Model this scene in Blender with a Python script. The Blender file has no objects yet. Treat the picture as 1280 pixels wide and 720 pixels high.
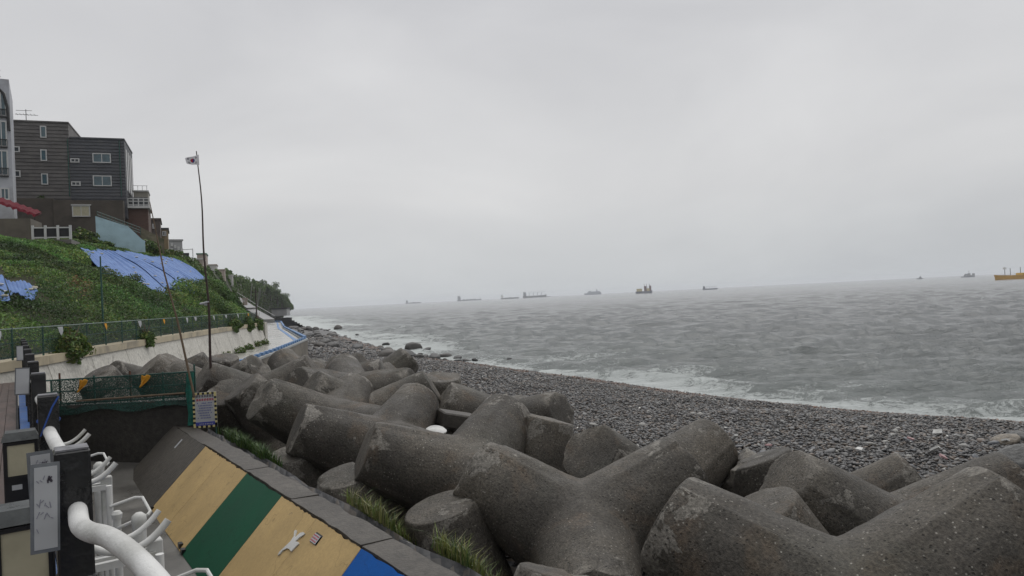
import bpy, bmesh, math, random
import numpy as np
from mathutils import Vector, Matrix, noise as mnoise

SC = bpy.context.scene
COL = SC.collection
PI = math.pi
R = math.radians
rnd = random.Random(7)

# ------------------------------------------------------------------ camera
cam_d = bpy.data.cameras.new('camera')
cam = bpy.data.objects.new('camera', cam_d)
COL.objects.link(cam)
cam_d.sensor_width = 36.0
cam_d.lens = 24.97
cam_d.clip_start = 0.05
cam_d.clip_end = 40000
cam.matrix_world = (Matrix.Translation((0, 0, 6.0)) @ Matrix.Rotation(R(90) + math.atan(12 / 888), 4, 'X')
                    @ Matrix.Rotation(R(-2.86), 4, 'Z'))
SC.camera = cam

# ------------------------------------------------------------------ sky (overcast)
SUN_EL, SUN_AZ = R(62), R(20)
world = bpy.data.worlds.new('World')
SC.world = world
world.use_nodes = True
wn = world.node_tree.nodes
wl = world.node_tree.links
wn.clear()


def wnode(t, **kw):
    n = wn.new(t)
    for k, v in kw.items():
        setattr(n, k, v)
    return n


w_out = wnode('ShaderNodeOutputWorld')
w_bg = wnode('ShaderNodeBackground')
w_bg.inputs['Strength'].default_value = 0.1
sky = wnode('ShaderNodeTexSky', sky_type='NISHITA', sun_disc=False)
sky.sun_elevation = SUN_EL
sky.sun_rotation = SUN_AZ
sky.dust_density = 3.0
sky_hs = wnode('ShaderNodeHueSaturation')
sky_hs.inputs['Saturation'].default_value = 0.12
w_tc = wnode('ShaderNodeTexCoord')
w_map = wnode('ShaderNodeMapping')
w_map.inputs['Scale'].default_value = (1.0, 1.0, 2.6)
w_n1 = wnode('ShaderNodeTexNoise')
w_n1.inputs['Scale'].default_value = 1.7
w_n1.inputs['Detail'].default_value = 5.0
w_n1.inputs['Roughness'].default_value = 0.5
w_n1.inputs['Distortion'].default_value = 0.5
w_r1 = wnode('ShaderNodeValToRGB')
w_r1.color_ramp.elements[0].position = 0.28
w_r1.color_ramp.elements[0].color = (5.2, 5.26, 5.42, 1)
w_r1.color_ramp.elements[1].position = 0.72
w_r1.color_ramp.elements[1].color = (6.9, 6.93, 6.97, 1)
w_sep = wnode('ShaderNodeSeparateXYZ')
w_r2 = wnode('ShaderNodeValToRGB')
cr = w_r2.color_ramp
cr.elements[0].position = 0.0
cr.elements[0].color = (.96, .99, 1.0, 1)
cr.elements[1].position = 1.0
cr.elements[1].color = (1.42, 1.42, 1.44, 1)
e = cr.elements.new(0.14)
e.color = (1.03, 1.03, 1.03, 1)
e = cr.elements.new(0.40)
e.color = (.99, .99, 1.01, 1)
w_mul = wnode('ShaderNodeMixRGB', blend_type='MULTIPLY')
w_mul.inputs['Fac'].default_value = 1.0
w_mix = wnode('ShaderNodeMixRGB')
w_mix.inputs['Fac'].default_value = 0.94
wl.new(w_tc.outputs['Generated'], w_map.inputs['Vector'])
wl.new(w_map.outputs['Vector'], w_n1.inputs['Vector'])
wl.new(w_n1.outputs['Fac'], w_r1.inputs['Fac'])
wl.new(w_tc.outputs['Generated'], w_sep.inputs['Vector'])
wl.new(w_sep.outputs['Z'], w_r2.inputs['Fac'])
wl.new(w_r1.outputs['Color'], w_mul.inputs['Color1'])
wl.new(w_r2.outputs['Color'], w_mul.inputs['Color2'])
wl.new(sky.outputs['Color'], sky_hs.inputs['Color'])
wl.new(sky_hs.outputs['Color'], w_mix.inputs['Color1'])
wl.new(w_mul.outputs['Color'], w_mix.inputs['Color2'])
wl.new(w_mix.outputs['Color'], w_bg.inputs['Color'])
wl.new(w_bg.outputs['Background'], w_out.inputs['Surface'])

sun_d = bpy.data.lights.new('sun', 'SUN')
sun_d.energy = 1.5
sun_d.angle = R(70)
sun_d.color = (1.0, 0.98, 0.95)
sun = bpy.data.objects.new('sun', sun_d)
COL.objects.link(sun)
sun.rotation_euler = (R(90) - SUN_EL, 0, R(180) - SUN_AZ)

SC.view_settings.view_transform = 'Standard'
SC.view_settings.look = 'None'
SC.view_settings.gamma = 1.0
SC.view_settings.exposure = 0.0
SC.view_settings.use_curve_mapping = False
SC.cycles.volume_bounces = 2
SC.cycles.max_bounces = 8
SC.cycles.transparent_max_bounces = 16
SC.cycles.use_denoising = True


# ------------------------------------------------------------------ helpers
def tag(o, label=None, cat=None, group=None, kind=None):
    if label:
        o['label'] = label
    if cat:
        o['category'] = cat
    if group:
        o['group'] = group
    if kind:
        o['kind'] = kind
    return o


def thing(name, label, cat, loc=(0, 0, 0), rz=0.0, group=None):
    o = bpy.data.objects.new(name, None)
    COL.objects.link(o)
    o.location = loc
    o.rotation_euler = (0, 0, rz)
    o.empty_display_size = 0.2
    return tag(o, label, cat, group)


def link(name, me, parent=None, mat=None):
    o = bpy.data.objects.new(name, me)
    COL.objects.link(o)
    if parent:
        o.parent = parent
    if mat is not None and not me.materials:
        me.materials.append(mat)
    return o


class MB:
    """collects shapes; build() links them as one mesh object"""

    def __init__(s):
        s.v = []
        s.f = []
        s.mi = []

    def add(s, vs, fs, mi=0):
        b = len(s.v)
        s.v += [tuple(x) for x in vs]
        s.f += [tuple(b + i for i in f) for f in fs]
        s.mi += [mi] * len(fs)
        return s

    def box(s, x0, x1, y0, y1, z0, z1, mi=0):
        return s.hexa([(x0, y0, z0), (x1, y0, z0), (x1, y1, z0), (x0, y1, z0),
                       (x0, y0, z1), (x1, y0, z1), (x1, y1, z1), (x0, y1, z1)], mi)

    def hexa(s, p, mi=0):
        return s.add(p, [(3, 2, 1, 0), (4, 5, 6, 7), (0, 1, 5, 4), (1, 2, 6, 5), (2, 3, 7, 6), (3, 0, 4, 7)], mi)

    def bar(s, a, b, w, h=None, up=(0, 0, 1), mi=0):
        a, b = Vector(a), Vector(b)
        h = h or w
        d = (b - a).normalized()
        x = d.cross(Vector(up))
        if x.length < 1e-4:
            x = d.cross(Vector((1, 0, 0)))
        x.normalize()
        y = x.cross(d)
        c = []
        for q in (a, b):
            c += [q - x * w / 2 - y * h / 2, q + x * w / 2 - y * h / 2, q + x * w / 2 + y * h / 2, q - x * w / 2 + y * h / 2]
        return s.hexa(c, mi)

    def tube(s, pts, rad, n=10, caps=True, mi=0):
        pts = [Vector(p) for p in pts]
        k = len(pts)
        rr = rad if isinstance(rad, (list, tuple)) else [rad] * k
        d0 = (pts[1] - pts[0]).normalized()
        x = d0.orthogonal().normalized()
        vs = []
        for i, p in enumerate(pts):
            if i == 0:
                d = pts[1] - pts[0]
            elif i == k - 1:
                d = pts[-1] - pts[-2]
            else:
                d = (pts[i + 1] - pts[i]).normalized() + (pts[i] - pts[i - 1]).normalized()
            d.normalize()
            x = (x - d * x.dot(d)).normalized()
            y = d.cross(x)
            for j in range(n):
                a = 2 * PI * j / n
                vs.append(p + (x * math.cos(a) + y * math.sin(a)) * rr[i])
        fs = []
        for i in range(k - 1):
            for j in range(n):
                fs.append((i * n + j, i * n + (j + 1) % n, (i + 1) * n + (j + 1) % n, (i + 1) * n + j))
        if caps:
            fs.append(tuple(reversed(range(n))))
            fs.append(tuple((k - 1) * n + j for j in range(n)))
        return s.add(vs, fs, mi)

    def lathe(s, prof, c=(0, 0, 0), n=16, mi=0):
        vs = []
        for r, z in prof:
            for j in range(n):
                a = 2 * PI * j / n
                vs.append((c[0] + r * math.cos(a), c[1] + r * math.sin(a), c[2] + z))
        fs = []
        for i in range(len(prof) - 1):
            for j in range(n):
                fs.append((i * n + j, i * n + (j + 1) % n, (i + 1) * n + (j + 1) % n, (i + 1) * n + j))
        fs.append(tuple(reversed(range(n))))
        fs.append(tuple((len(prof) - 1) * n + j for j in range(n)))
        return s.add(vs, fs, mi)

    def prism(s, poly, ax, ay, org, thick, mi=0):
        """polygon in the (ax, ay) plane at org, extruded along ax x ay by thick"""
        ax, ay, org = Vector(ax), Vector(ay), Vector(org)
        nn = ax.cross(ay).normalized() * thick
        k = len(poly)
        lo = [org + ax * p[0] + ay * p[1] for p in poly]
        vs = lo + [p + nn for p in lo]
        fs = [tuple(reversed(range(k))), tuple(range(k, 2 * k))]
        fs += [(i, (i + 1) % k, k + (i + 1) % k, k + i) for i in range(k)]
        return s.add(vs, fs, mi)

    def build(s, name, mat=None, parent=None, smooth=False, bevel=0.0):
        me = bpy.data.meshes.new(name)
        me.from_pydata(s.v, [], s.f)
        mats = mat if isinstance(mat, (list, tuple)) else [mat]
        for m in mats:
            if m is not None:
                me.materials.append(m)
        if len(mats) > 1:
            me.polygons.foreach_set('material_index', s.mi)
        if smooth:
            if smooth is True:
                smooth = 40
            bm = bmesh.new()
            bm.from_mesh(me)
            for f in bm.faces:
                f.smooth = True
            for ed in bm.edges:
                if len(ed.link_faces) == 2 and ed.calc_face_angle(0) > R(smooth):
                    ed.smooth = False
            bm.to_mesh(me)
            bm.free()
        if bevel:
            bm = bmesh.new()
            bm.from_mesh(me)
            bmesh.ops.bevel(bm, geom=[e_ for e_ in bm.edges], offset=bevel, segments=1, affect='EDGES', clamp_overlap=True)
            bm.to_mesh(me)
            bm.free()
        me.update()
        return link(name, me, parent)


def np_mesh(name, V, F, mat=None, parent=None, smooth=False, cols=None):
    """fast mesh from numpy: V (n,3), F (m,k) same k; cols (n,3) vertex colours -> attribute 'col'"""
    me = bpy.data.meshes.new(name)
    V = np.asarray(V, np.float32)
    F = np.asarray(F, np.int32)
    k = F.shape[1]
    me.vertices.add(len(V))
    me.vertices.foreach_set('co', V.ravel())
    me.loops.add(F.size)
    me.loops.foreach_set('vertex_index', F.ravel())
    me.polygons.add(len(F))
    me.polygons.foreach_set('loop_start', np.arange(0, F.size, k, dtype=np.int32))
    me.polygons.foreach_set('loop_total', np.full(len(F), k, np.int32))
    me.polygons.foreach_set('use_smooth', np.full(len(F), bool(smooth)))
    me.update(calc_edges=True)
    if cols is not None:
        at = me.attributes.new('col', 'FLOAT_COLOR', 'POINT')
        c4 = np.ones((len(V), 4), np.float32)
        c4[:, :3] = cols
        at.data.foreach_set('color', c4.ravel())
    o = link(name, me, parent, mat)
    return o


# --- numpy value noise for terrain and sea
_rs = np.random.RandomState(3)
_perm = _rs.rand(256, 256)


def vnoise(x, y, seed=0):
    x = np.asarray(x, float) + seed * 17.3
    y = np.asarray(y, float) + seed * 5.7
    xi = np.floor(x).astype(int)
    yi = np.floor(y).astype(int)
    xf = x - xi
    yf = y - yi
    xf = xf * xf * (3 - 2 * xf)
    yf = yf * yf * (3 - 2 * yf)
    a = _perm[xi % 256, yi % 256]
    b = _perm[(xi + 1) % 256, yi % 256]
    c = _perm[xi % 256, (yi + 1) % 256]
    d = _perm[(xi + 1) % 256, (yi + 1) % 256]
    return (a * (1 - xf) + b * xf) * (1 - yf) + (c * (1 - xf) + d * xf) * yf


def fbm(x, y, o=4, seed=0):
    s, a, t = 0, .5, 0
    for i in range(o):
        s = s + a * vnoise(np.asarray(x) * 2 ** i, np.asarray(y) * 2 ** i, seed + i)
        t += a
        a *= .5
    return s / t


# ------------------------------------------------------------------ materials
class NT:
    def __init__(s, name):
        s.m = bpy.data.materials.new(name)
        s.m.use_nodes = True
        s.t = s.m.node_tree
        s.b = s.t.nodes['Principled BSDF']
        s.out = s.t.nodes['Material Output']

    def n(s, t, ins=None, **kw):
        x = s.t.nodes.new(t)
        for k, v in kw.items():
            setattr(x, k, v)
        for k, v in (ins or {}).items():
            if hasattr(v, 'is_output') or isinstance(v, bpy.types.NodeSocket):
                s.t.links.new(v, x.inputs[k])
            else:
                x.inputs[k].default_value = v
        return x

    def l(s, a, b):
        s.t.links.new(a, b)

    def coord(s, kind='Object', scale=1.0, jitter=False):
        tc = s.n('ShaderNodeTexCoord')
        v = tc.outputs[kind] if kind != 'Position' else s.n('ShaderNodeNewGeometry').outputs['Position']
        if jitter:
            oi = s.n('ShaderNodeObjectInfo')
            mu = s.n('ShaderNodeMath', {0: oi.outputs['Random'], 1: 57.0}, operation='MULTIPLY')
            ad = s.n('ShaderNodeVectorMath', {0: v, 1: mu.outputs[0]}, operation='ADD')
            v = ad.outputs[0]
        return v

    def noise(s, v, scale, detail=5, rough=.55, dist=0.0):
        return s.n('ShaderNodeTexNoise', {'Vector': v, 'Scale': scale, 'Detail': detail, 'Roughness': rough, 'Distortion': dist}).outputs['Fac']

    def ramp(s, f, *stops):
        r = s.n('ShaderNodeValToRGB', {'Fac': f})
        el = r.color_ramp.elements
        while len(el) < len(stops):
            el.new(.5)
        for e_, (p, c) in zip(el, stops):
            e_.position = p
            e_.color = (*c, 1) if isinstance(c, (tuple, list)) else (c, c, c, 1)
        return r.outputs['Color']

    def mix(s, f, a, b, mode='MIX'):
        def c4(x):
            return (*x, 1) if isinstance(x, (tuple, list)) else x
        return s.n('ShaderNodeMixRGB', {'Fac': f, 'Color1': c4(a), 'Color2': c4(b)}, blend_type=mode).outputs['Color']

    def bump(s, h, strength=.3, dist=.02, nrm=None):
        ins = {'Height': h, 'Strength': strength, 'Distance': dist}
        if nrm is not None:
            ins['Normal'] = nrm
        return s.n('ShaderNodeBump', ins).outputs['Normal']

    def done(s, col=None, rough=None, nrm=None, spec=None, metal=None):
        for k, v in (('Base Color', col), ('Roughness', rough), ('Normal', nrm), ('Specular IOR Level', spec), ('Metallic', metal)):
            if v is None:
                continue
            if isinstance(v, bpy.types.NodeSocket):
                s.l(v, s.b.inputs[k])
            elif isinstance(v, (tuple, list)):
                s.b.inputs[k].default_value = (*v, 1)
            else:
                s.b.inputs[k].default_value = v
        return s.m


def surf(name, c, var=.25, scale=2.0, rough=.6, bump=.25, bscale=30, bdist=.01, kind='Object', spec=.25, dirt=None, dscale=.8, metal=0.0, jitter=True):
    """weathered single-colour surface: blotches, optional dirt, fine relief"""
    t = NT(name)
    v = t.coord(kind, jitter=jitter)
    n1 = t.noise(v, scale, 6, .6)
    lo = tuple(x * (1 - var) for x in c)
    hi = tuple(min(1, x * (1 + var)) for x in c)
    col = t.ramp(n1, (.3, lo), (.7, hi))
    if dirt:
        n2 = t.noise(v, dscale, 7, .65, .4)
        col = t.mix(t.ramp(n2, (.48, 0.0), (.66, 1.0)), col, dirt)
    n3 = t.noise(v, bscale, 4, .6)
    rr = t.ramp(n1, (.3, max(0, rough - .12)), (.7, min(1, rough + .1)))
    return t.done(col, rr, t.bump(n3, bump, bdist), spec, metal)


def concrete_mat(name, dark, light, speck=0.0, rough=.55, lines=0.0):
    t = NT(name)
    v = t.coord('Object', jitter=True)
    n1 = t.noise(v, .9, 8, .62, .3)
    col = t.ramp(n1, (.32, dark), (.5, tuple((a + b) / 2 for a, b in zip(dark, light))), (.72, light))
    n2 = t.noise(v, 9, 6, .7)
    col = t.mix(t.ramp(n2, (.35, .75), (.65, 0.0)), col, tuple(x * .62 for x in dark))
    vo = t.n('ShaderNodeTexVoronoi', {'Vector': v, 'Scale': 26.0, 'Randomness': 1.0})
    if speck:
        mk = t.ramp(vo.outputs['Distance'], (.10, 1.0), (.2, 0.0))
        mk = t.mix(1.0, mk, t.ramp(t.noise(v, 2.2, 4), (.42, 0.0), (.6, 1.0)), 'MULTIPLY')
        mk = t.mix(1.0, mk, t.ramp(t.noise(v, 40, 2), (.5, 0.0), (.6, 1.0)), 'MULTIPLY')
        mk2 = t.n('ShaderNodeMath', {0: mk, 1: speck}, operation='MULTIPLY').outputs[0]
        col = t.mix(mk2, col, (.42, .40, .36))
    h = t.mix(.5, t.noise(v, 45, 5, .7), vo.outputs['Distance'])
    nr = t.bump(h, .6, .012)
    nr = t.bump(n2, .35, .03, nr)
    return t, v, col, nr


def attr_mat(name, rough=.6, bump=.0, spec=.4, trans=0.0):
    t = NT(name)
    a = t.n('ShaderNodeAttribute', attribute_name='col')
    return t, a.outputs['Color']

# ------------------------------------------------------------------ plan of the place
DU = np.array([-.5736, .8192])     # along the near promenade
NV = np.array([.8192, .5736])      # from the promenade towards the sea
RZ = R(35.0)                       # turns local +y to DU and local +x to NV


def UV(u, v, z=0.0):
    return Vector((u * DU[0] + v * NV[0], u * DU[1] + v * NV[1], z))


SHORE = np.array([(70, -40), (33, 14), (24.0, 23.5), (19.95, 28.17), (16.15, 31.85), (10.93, 38.47), (6.11, 47.73), (.32, 58.4), (-6.77, 71.23),
                  (-15.0, 88), (-22, 106), (-29, 125), (-44, 172), (-71, 254), (-120, 400), (-146, 486), (-165, 520), (-300, 560), (-900, 640)], float)


def shore_dist(x, y):
    """signed distance to the waterline, positive towards the sea"""
    x = np.asarray(x, float)
    y = np.asarray(y, float)
    best = np.full(x.shape, 1e9)
    sg = np.ones(x.shape)
    for a, b in zip(SHORE[:-1], SHORE[1:]):
        d = b - a
        t = np.clip(((x - a[0]) * d[0] + (y - a[1]) * d[1]) / (d @ d), 0, 1)
        px, py = x - a[0] - t * d[0], y - a[1] - t * d[1]
        q = np.hypot(px, py)
        cr_ = d[0] * (y - a[1]) - d[1] * (x - a[0])
        m = q < best
        best = np.where(m, q, best)
        sg = np.where(m, np.where(cr_ < 0, 1, -1), sg)
    return best * sg


def beach_z(x, y):
    d = shore_dist(x, y)
    inl = np.clip(-d, 0, None)
    z = np.where(d > 0, -.11 * np.clip(d, 0, 40), np.interp(inl, [0, 1.5, 4, 9, 16, 30], [0, .26, .62, 1.05, 1.45, 1.7]))
    z = z + (fbm(x * .35, y * .35, 3, 2) - .5) * .22 * np.clip(inl / 2 + .2, 0, 1)
    u = x * DU[0] + y * DU[1]
    v = x * NV[0] + y * NV[1]
    bank = np.where((u < 19.5) & (v > 3.2), 3.36 - 1.05 * np.clip(v - 3.6, 0, 9), -9)
    z = np.maximum(z, bank)
    z = np.where((u < 19.5) & (v <= 3.25), np.minimum(z, 1.6), z)
    return z


MAT = {}
# wet shingle bed under the pebbles
t = NT('shingle_bed')
v = t.coord('Position')
vo = t.n('ShaderNodeTexVoronoi', {'Vector': v, 'Scale': 7.0})
vc = t.ramp(vo.outputs['Color'], (.0, (.018, .019, .022)), (.6, (.05, .05, .052)), (.85, (.075, .062, .05)), (1.0, (.16, .155, .15)))
MAT['shingle'] = t.done(vc, .5, t.bump(vo.outputs['Distance'], .8, -.06), .5)

# sea: dark green-grey water with foam where the attribute says the swell breaks
t = NT('sea_water')
a = t.n('ShaderNodeAttribute', attribute_name='col')
sp = t.n('ShaderNodeSeparateColor', {'Color': a.outputs['Color']})
v = t.coord('Position')
mp = t.n('ShaderNodeMapping', {'Vector': v, 'Scale': (1.0, 1.0, 1.0), 'Rotation': (0, 0, R(-25))})
fn = t.noise(mp.outputs[0], .9, 9, .68, 1.2)
fn2 = t.noise(mp.outputs[0], 5.0, 8, .75, .9)
fm = t.n('ShaderNodeMath', {0: fn, 1: sp.outputs[0]}, operation='ADD').outputs[0]
fm = t.n('ShaderNodeMath', {0: fm, 1: t.n('ShaderNodeMath', {0: fn2, 1: .55}, operation='MULTIPLY').outputs[0]}, operation='ADD').outputs[0]
fn3 = t.noise(mp.outputs[0], 17.0, 5, .75, .5)
fm = t.n('ShaderNodeMath', {0: fm, 1: t.n('ShaderNodeMath', {0: fn3, 1: .5}, operation='MULTIPLY').outputs[0]}, operation='ADD').outputs[0]
fm = t.n('ShaderNodeMath', {0: fm, 1: .5}, operation='MULTIPLY').outputs[0]
fmask = t.ramp(fm, (.61, 0.0), (.67, .75), (.85, .95))
wcol = t.mix(sp.outputs[1], (.115, .123, .127), (.145, .166, .155))
t.l(t.mix(fmask, wcol, (.50, .53, .52)), t.b.inputs['Base Color'])
mp2 = t.n('ShaderNodeMapping', {'Vector': v, 'Scale': (.33, 1.0, 1.0), 'Rotation': (0, 0, R(14))})
r1 = t.noise(mp2.outputs[0], 2.3, 6, .70, .5)
r2 = t.noise(mp2.outputs[0], .7, 8, .72, .6)
nr = t.bump(t.noise(mp2.outputs[0], 8.0, 4, .7, .3), .5, .04)
nr = t.bump(r1, .8, .26, nr)
nr = t.bump(r2, .7, .8, nr)
t.l(nr, t.b.inputs['Normal'])
t.l(t.mix(fmask, (.16, .16, .16), (.7, .7, .7)), t.b.inputs['Roughness'])
t.b.inputs['IOR'].default_value = 1.33
MAT['sea'] = t.m

MAT['seabed'] = surf('seabed_silt', (.07, .07, .062), .2, .05, .8, .1, 2, kind='Position', jitter=False)

MAT['deck'] = surf('deck_plank', (.075, .050, .042), .35, 3.0, .42, .3, 60, .004)
MAT['floor'] = surf('wet_concrete_floor', (.12, .115, .105), .4, .9, .34, .25, 40, .006, dirt=(.055, .052, .047), dscale=.5)
MAT['walk'] = surf('wet_walkway', (.36, .35, .325), .16, .25, .22, .12, 30, .004, dirt=(.26, .24, .21), dscale=.12, spec=.6)
MAT['road'] = surf('far_road', (.30, .29, .28), .2, .2, .4, .1, 10)

# ------------------------------------------------------------------ ground sheet and sea
g = MB()
g.add([(-9000, -3000, -7.0), (9000, -3000, -7.0), (9000, 9000, -7.0), (-9000, 9000, -7.0)], [(0, 1, 2, 3)])
tag(g.build('seabed', MAT['seabed']), kind='structure')


def build_sea():
    rs = np.random.RandomState(5)
    na, nr_ = 620, 620
    ang = np.linspace(R(-52), R(66), na)
    rad = np.exp(np.linspace(math.log(13), math.log(8800), nr_))
    A, Rr = np.meshgrid(ang, rad)
    X, Y = Rr * np.sin(A), Rr * np.cos(A)
    sd = shore_dist(X, Y)
    step = Rr * (ang[1] - ang[0])
    Z = np.zeros_like(X)
    depth = np.clip((sd + 1.0) / 22, .10, 1)
    main = R(256)
    for i in range(60):
        lam = .8 * (9.0 / .8) ** (i / 59.0)
        th = main + rs.normal(0, .30)
        kx, ky = math.cos(th) * 2 * PI / lam, math.sin(th) * 2 * PI / lam
        amp = .021 * lam ** .5
        w = np.clip((lam / step - 2.2) / 2.2, 0, 1)
        ph = kx * X + ky * Y + rs.rand() * 6.28 + 1.3 * vnoise(X * .02, Y * .02, i)
        s = np.sin(ph)
        Z += amp * w * (s + .35 * np.cos(2 * ph)) * (.55 + .9 * vnoise(X * .035, Y * .035, 50 + i))
    Zs = Z * (.35 + .65 * depth)
    # two low breakers running along the beach
    for off, wd, hh, sd0 in ((3.0, 1.1, .26, 1), (9.0, 1.6, .26, 5), (17.0, 2.2, .22, 9)):
        o2 = sd - off - 3.2 * (fbm(X * .05, Y * .05, 3, sd0) - .5) * 2
        Zs += hh * np.exp(-(o2 / wd) ** 2) * np.clip(fbm(X * .07, Y * .07, 2, sd0 + 20) * 2.6 - .75, 0, 1)
    Zs = np.where(sd < 0, Zs * .3 - .02, Zs)
    n1 = fbm(X * .09, Y * .09, 3, 31)
    foam = .62 * np.exp(-np.clip(sd, 0, None) / 1.1) + .30 * np.exp(-((sd - 4.0) / 5.0) ** 2) * np.clip(n1 * 2.0 - .25, 0, 1.2)
    foam += .30 * np.exp(-((sd - 10) / 5.) ** 2) * np.clip(n1 * 3 - 1.1, 0, 1)
    foam += .10 * np.clip((Y - 78) / 40, 0, 1) * np.exp(-np.clip(sd, 0, None) / 9.0)
    foam += np.clip((Zs - .46) * 1.2, 0, .3) * np.clip((Rr - 30) / 60, .3, 1) * (vnoise(X * .03, Y * .03, 77) > .62)
    foam = np.where(Rr > 700, np.clip(foam, 0, .12), foam)
    sil = np.exp(-np.clip(sd, 0, None) / 22.0) * (.55 + .6 * n1) + .10
    cols = np.stack([foam, np.clip(sil, 0, 1), 0 * foam], -1).reshape(-1, 3)
    V = np.stack([X, Y, Zs], -1).reshape(-1, 3)
    i = np.arange(nr_ - 1)[:, None] * na + np.arange(na - 1)[None, :]
    F = np.stack([i, i + 1, i + na + 1, i + na], -1).reshape(-1, 4)[:, ::-1]
    keep = (sd.reshape(-1)[F].max(1) > -4)
    F = F[keep]
    used, inv = np.unique(F, return_inverse=True)
    o = np_mesh('sea', V[used], inv.reshape(-1, 4), MAT['sea'], smooth=True, cols=cols[used])
    tag(o, kind='structure')


build_sea()

# ------------------------------------------------------------------ beach
xs = np.arange(-75, 46, .8)
ys = np.arange(-4, 190, .8)
XX, YY = np.meshgrid(xs, ys)
ZZ = beach_z(XX, YY)
i = np.arange(len(ys) - 1)[:, None] * len(xs) + np.arange(len(xs) - 1)[None, :]
FF = np.stack([i, i + 1, i + len(xs) + 1, i + len(xs)], -1).reshape(-1, 4)
beach = np_mesh('beach', np.stack([XX, YY, ZZ], -1).reshape(-1, 3), FF, MAT['shingle'], smooth=True)
tag(beach, kind='structure')

t, c = attr_mat('pebble')
v = t.coord('Position')
nz = t.noise(v, 28, 4, .6)
c2 = t.mix(t.ramp(nz, (.35, .5), (.7, 0.0)), c, t.mix(1.0, c, (.55, .55, .55), 'MULTIPLY'))
MAT['pebble'] = t.done(c2, .38, t.bump(nz, .3, .01), .5)


def ico(sub):
    bm = bmesh.new()
    bmesh.ops.create_icosphere(bm, subdivisions=sub, radius=1)
    V = np.array([x.co[:] for x in bm.verts])
    F = np.array([[x.index for x in f.verts] for f in bm.faces])
    bm.free()
    return V, F


def pebble_cols(n, rs, d):
    k = rs.rand(n)
    base = np.array([.080, .078, .077])[None] * (.5 + .8 * rs.rand(n)[:, None])
    c = base.copy()
    br = (k > .62) & (k < .88)
    c[br] = np.array([.115, .090, .070]) * (.5 + 1.0 * rs.rand(br.sum())[:, None])
    lg = (k >= .88) & (k < .985)
    c[lg] = np.array([.17, .168, .16]) * (.6 + .9 * rs.rand(lg.sum())[:, None])
    wh = k >= .996
    c[wh] = np.array([.55, .54, .5]) * (.7 + .5 * rs.rand(wh.sum())[:, None])
    weed = (np.abs(d + 1.3) < 1.1) & (rs.rand(n) < .5)
    c[weed] = np.array([.13, .065, .035]) * (.6 + .7 * rs.rand(weed.sum())[:, None])
    return c


def scatter_pebbles():
    rs = np.random.RandomState(11)
    P = []
    for (u0, u1, v0, v1, dens, s0, s1) in ((-8, 34, 6.5, 36, 92, .030, .078), (34, 70, 6, 40, 34, .045, .11), (70, 130, 8, 60, 8, .10, .24)):
        n = int((u1 - u0) * (v1 - v0) * dens)
        u = u0 + rs.rand(n) * (u1 - u0)
        v = v0 + rs.rand(n) * (v1 - v0)
        x = u * DU[0] + v * NV[0]
        y = u * DU[1] + v * NV[1]
        s = s0 * (s1 / s0) ** (rs.rand(n) ** 1.6)
        P.append(np.stack([x, y, s], 1))
    P = np.concatenate(P)
    x, y, s = P.T
    d = shore_dist(x, y)
    k = (d < .5) & (d > -27) & (x / np.maximum(y, 1) > -.36) & (x / np.maximum(y, 1) < .86) & (y > 9)
    # the belt hidden under the tetrapods needs none
    u = x * DU[0] + y * DU[1]
    v = x * NV[0] + y * NV[1]
    k &= ~((v < np.interp(u, [0, 12, 25, 40], [8.5, 9, 8, 7])) & (rs.rand(len(x)) < .9))
    x, y, s, d = x[k], y[k], s[k], d[k]
    n = len(x)
    z = beach_z(x, y)
    V0, F0 = ico(1)
    nv = len(V0)
    cols = pebble_cols(n, rs, d)
    sc = np.stack([s * (.8 + .7 * rs.rand(n)), s * (.7 + .5 * rs.rand(n)), s * (.35 + .35 * rs.rand(n))], 1)
    th = rs.rand(n) * 6.28
    jit = 1 + rs.normal(0, .13, (n, nv, 1))
    W = V0[None] * jit * sc[:, None, :]
    tilt = rs.normal(0, .3, (n, 1))
    W[..., 2] += W[..., 0] * tilt
    ct, st = np.cos(th)[:, None], np.sin(th)[:, None]
    X = W[..., 0] * ct - W[..., 1] * st + x[:, None]
    Y = W[..., 0] * st + W[..., 1] * ct + y[:, None]
    Z = W[..., 2] + (z + s * .18 + rs.rand(n) * .05)[:, None]
    V = np.stack([X, Y, Z], -1).reshape(-1, 3)
    F = (F0[None] + (np.arange(n) * nv)[:, None, None]).reshape(-1, 3)
    o = np_mesh('pebbles', V, F, MAT['pebble'], smooth=True, cols=np.repeat(cols, nv, 0))
    tag(o, 'wet dark grey pebbles covering the beach down to the surf', 'pebbles', kind='stuff')
    print('pebbles', n)


scatter_pebbles()


# larger cobbles of the beach, one object each (pieces of the beach)
def stone_meshes(k, sub, seed, cols, mat):
    out = []
    rs = np.random.RandomState(seed)
    for q in range(k):
        V, F = ico(sub)
        for a_ in range(7):
            nn = rs.normal(size=3)
            nn /= np.linalg.norm(nn)
            cut = .62 + .3 * rs.rand()
            dd = V @ nn - cut
            V = V - np.clip(dd, 0, None)[:, None] * nn * .85
        V = V * (1 + rs.normal(0, .025, (len(V), 1)))
        cc = np.array(cols[q % len(cols)]) * (.8 + .4 * rs.rand())
        me = bpy.data.meshes.new('stone')
        me.from_pydata(V.tolist(), [], F.tolist())
        me.polygons.foreach_set('use_smooth', [True] * len(F))
        at = me.attributes.new('col', 'FLOAT_COLOR', 'POINT')
        at.data.foreach_set('color', np.tile(np.append(cc, 1), len(V)))
        me.materials.append(mat)
        out.append(me)
    return out


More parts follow.
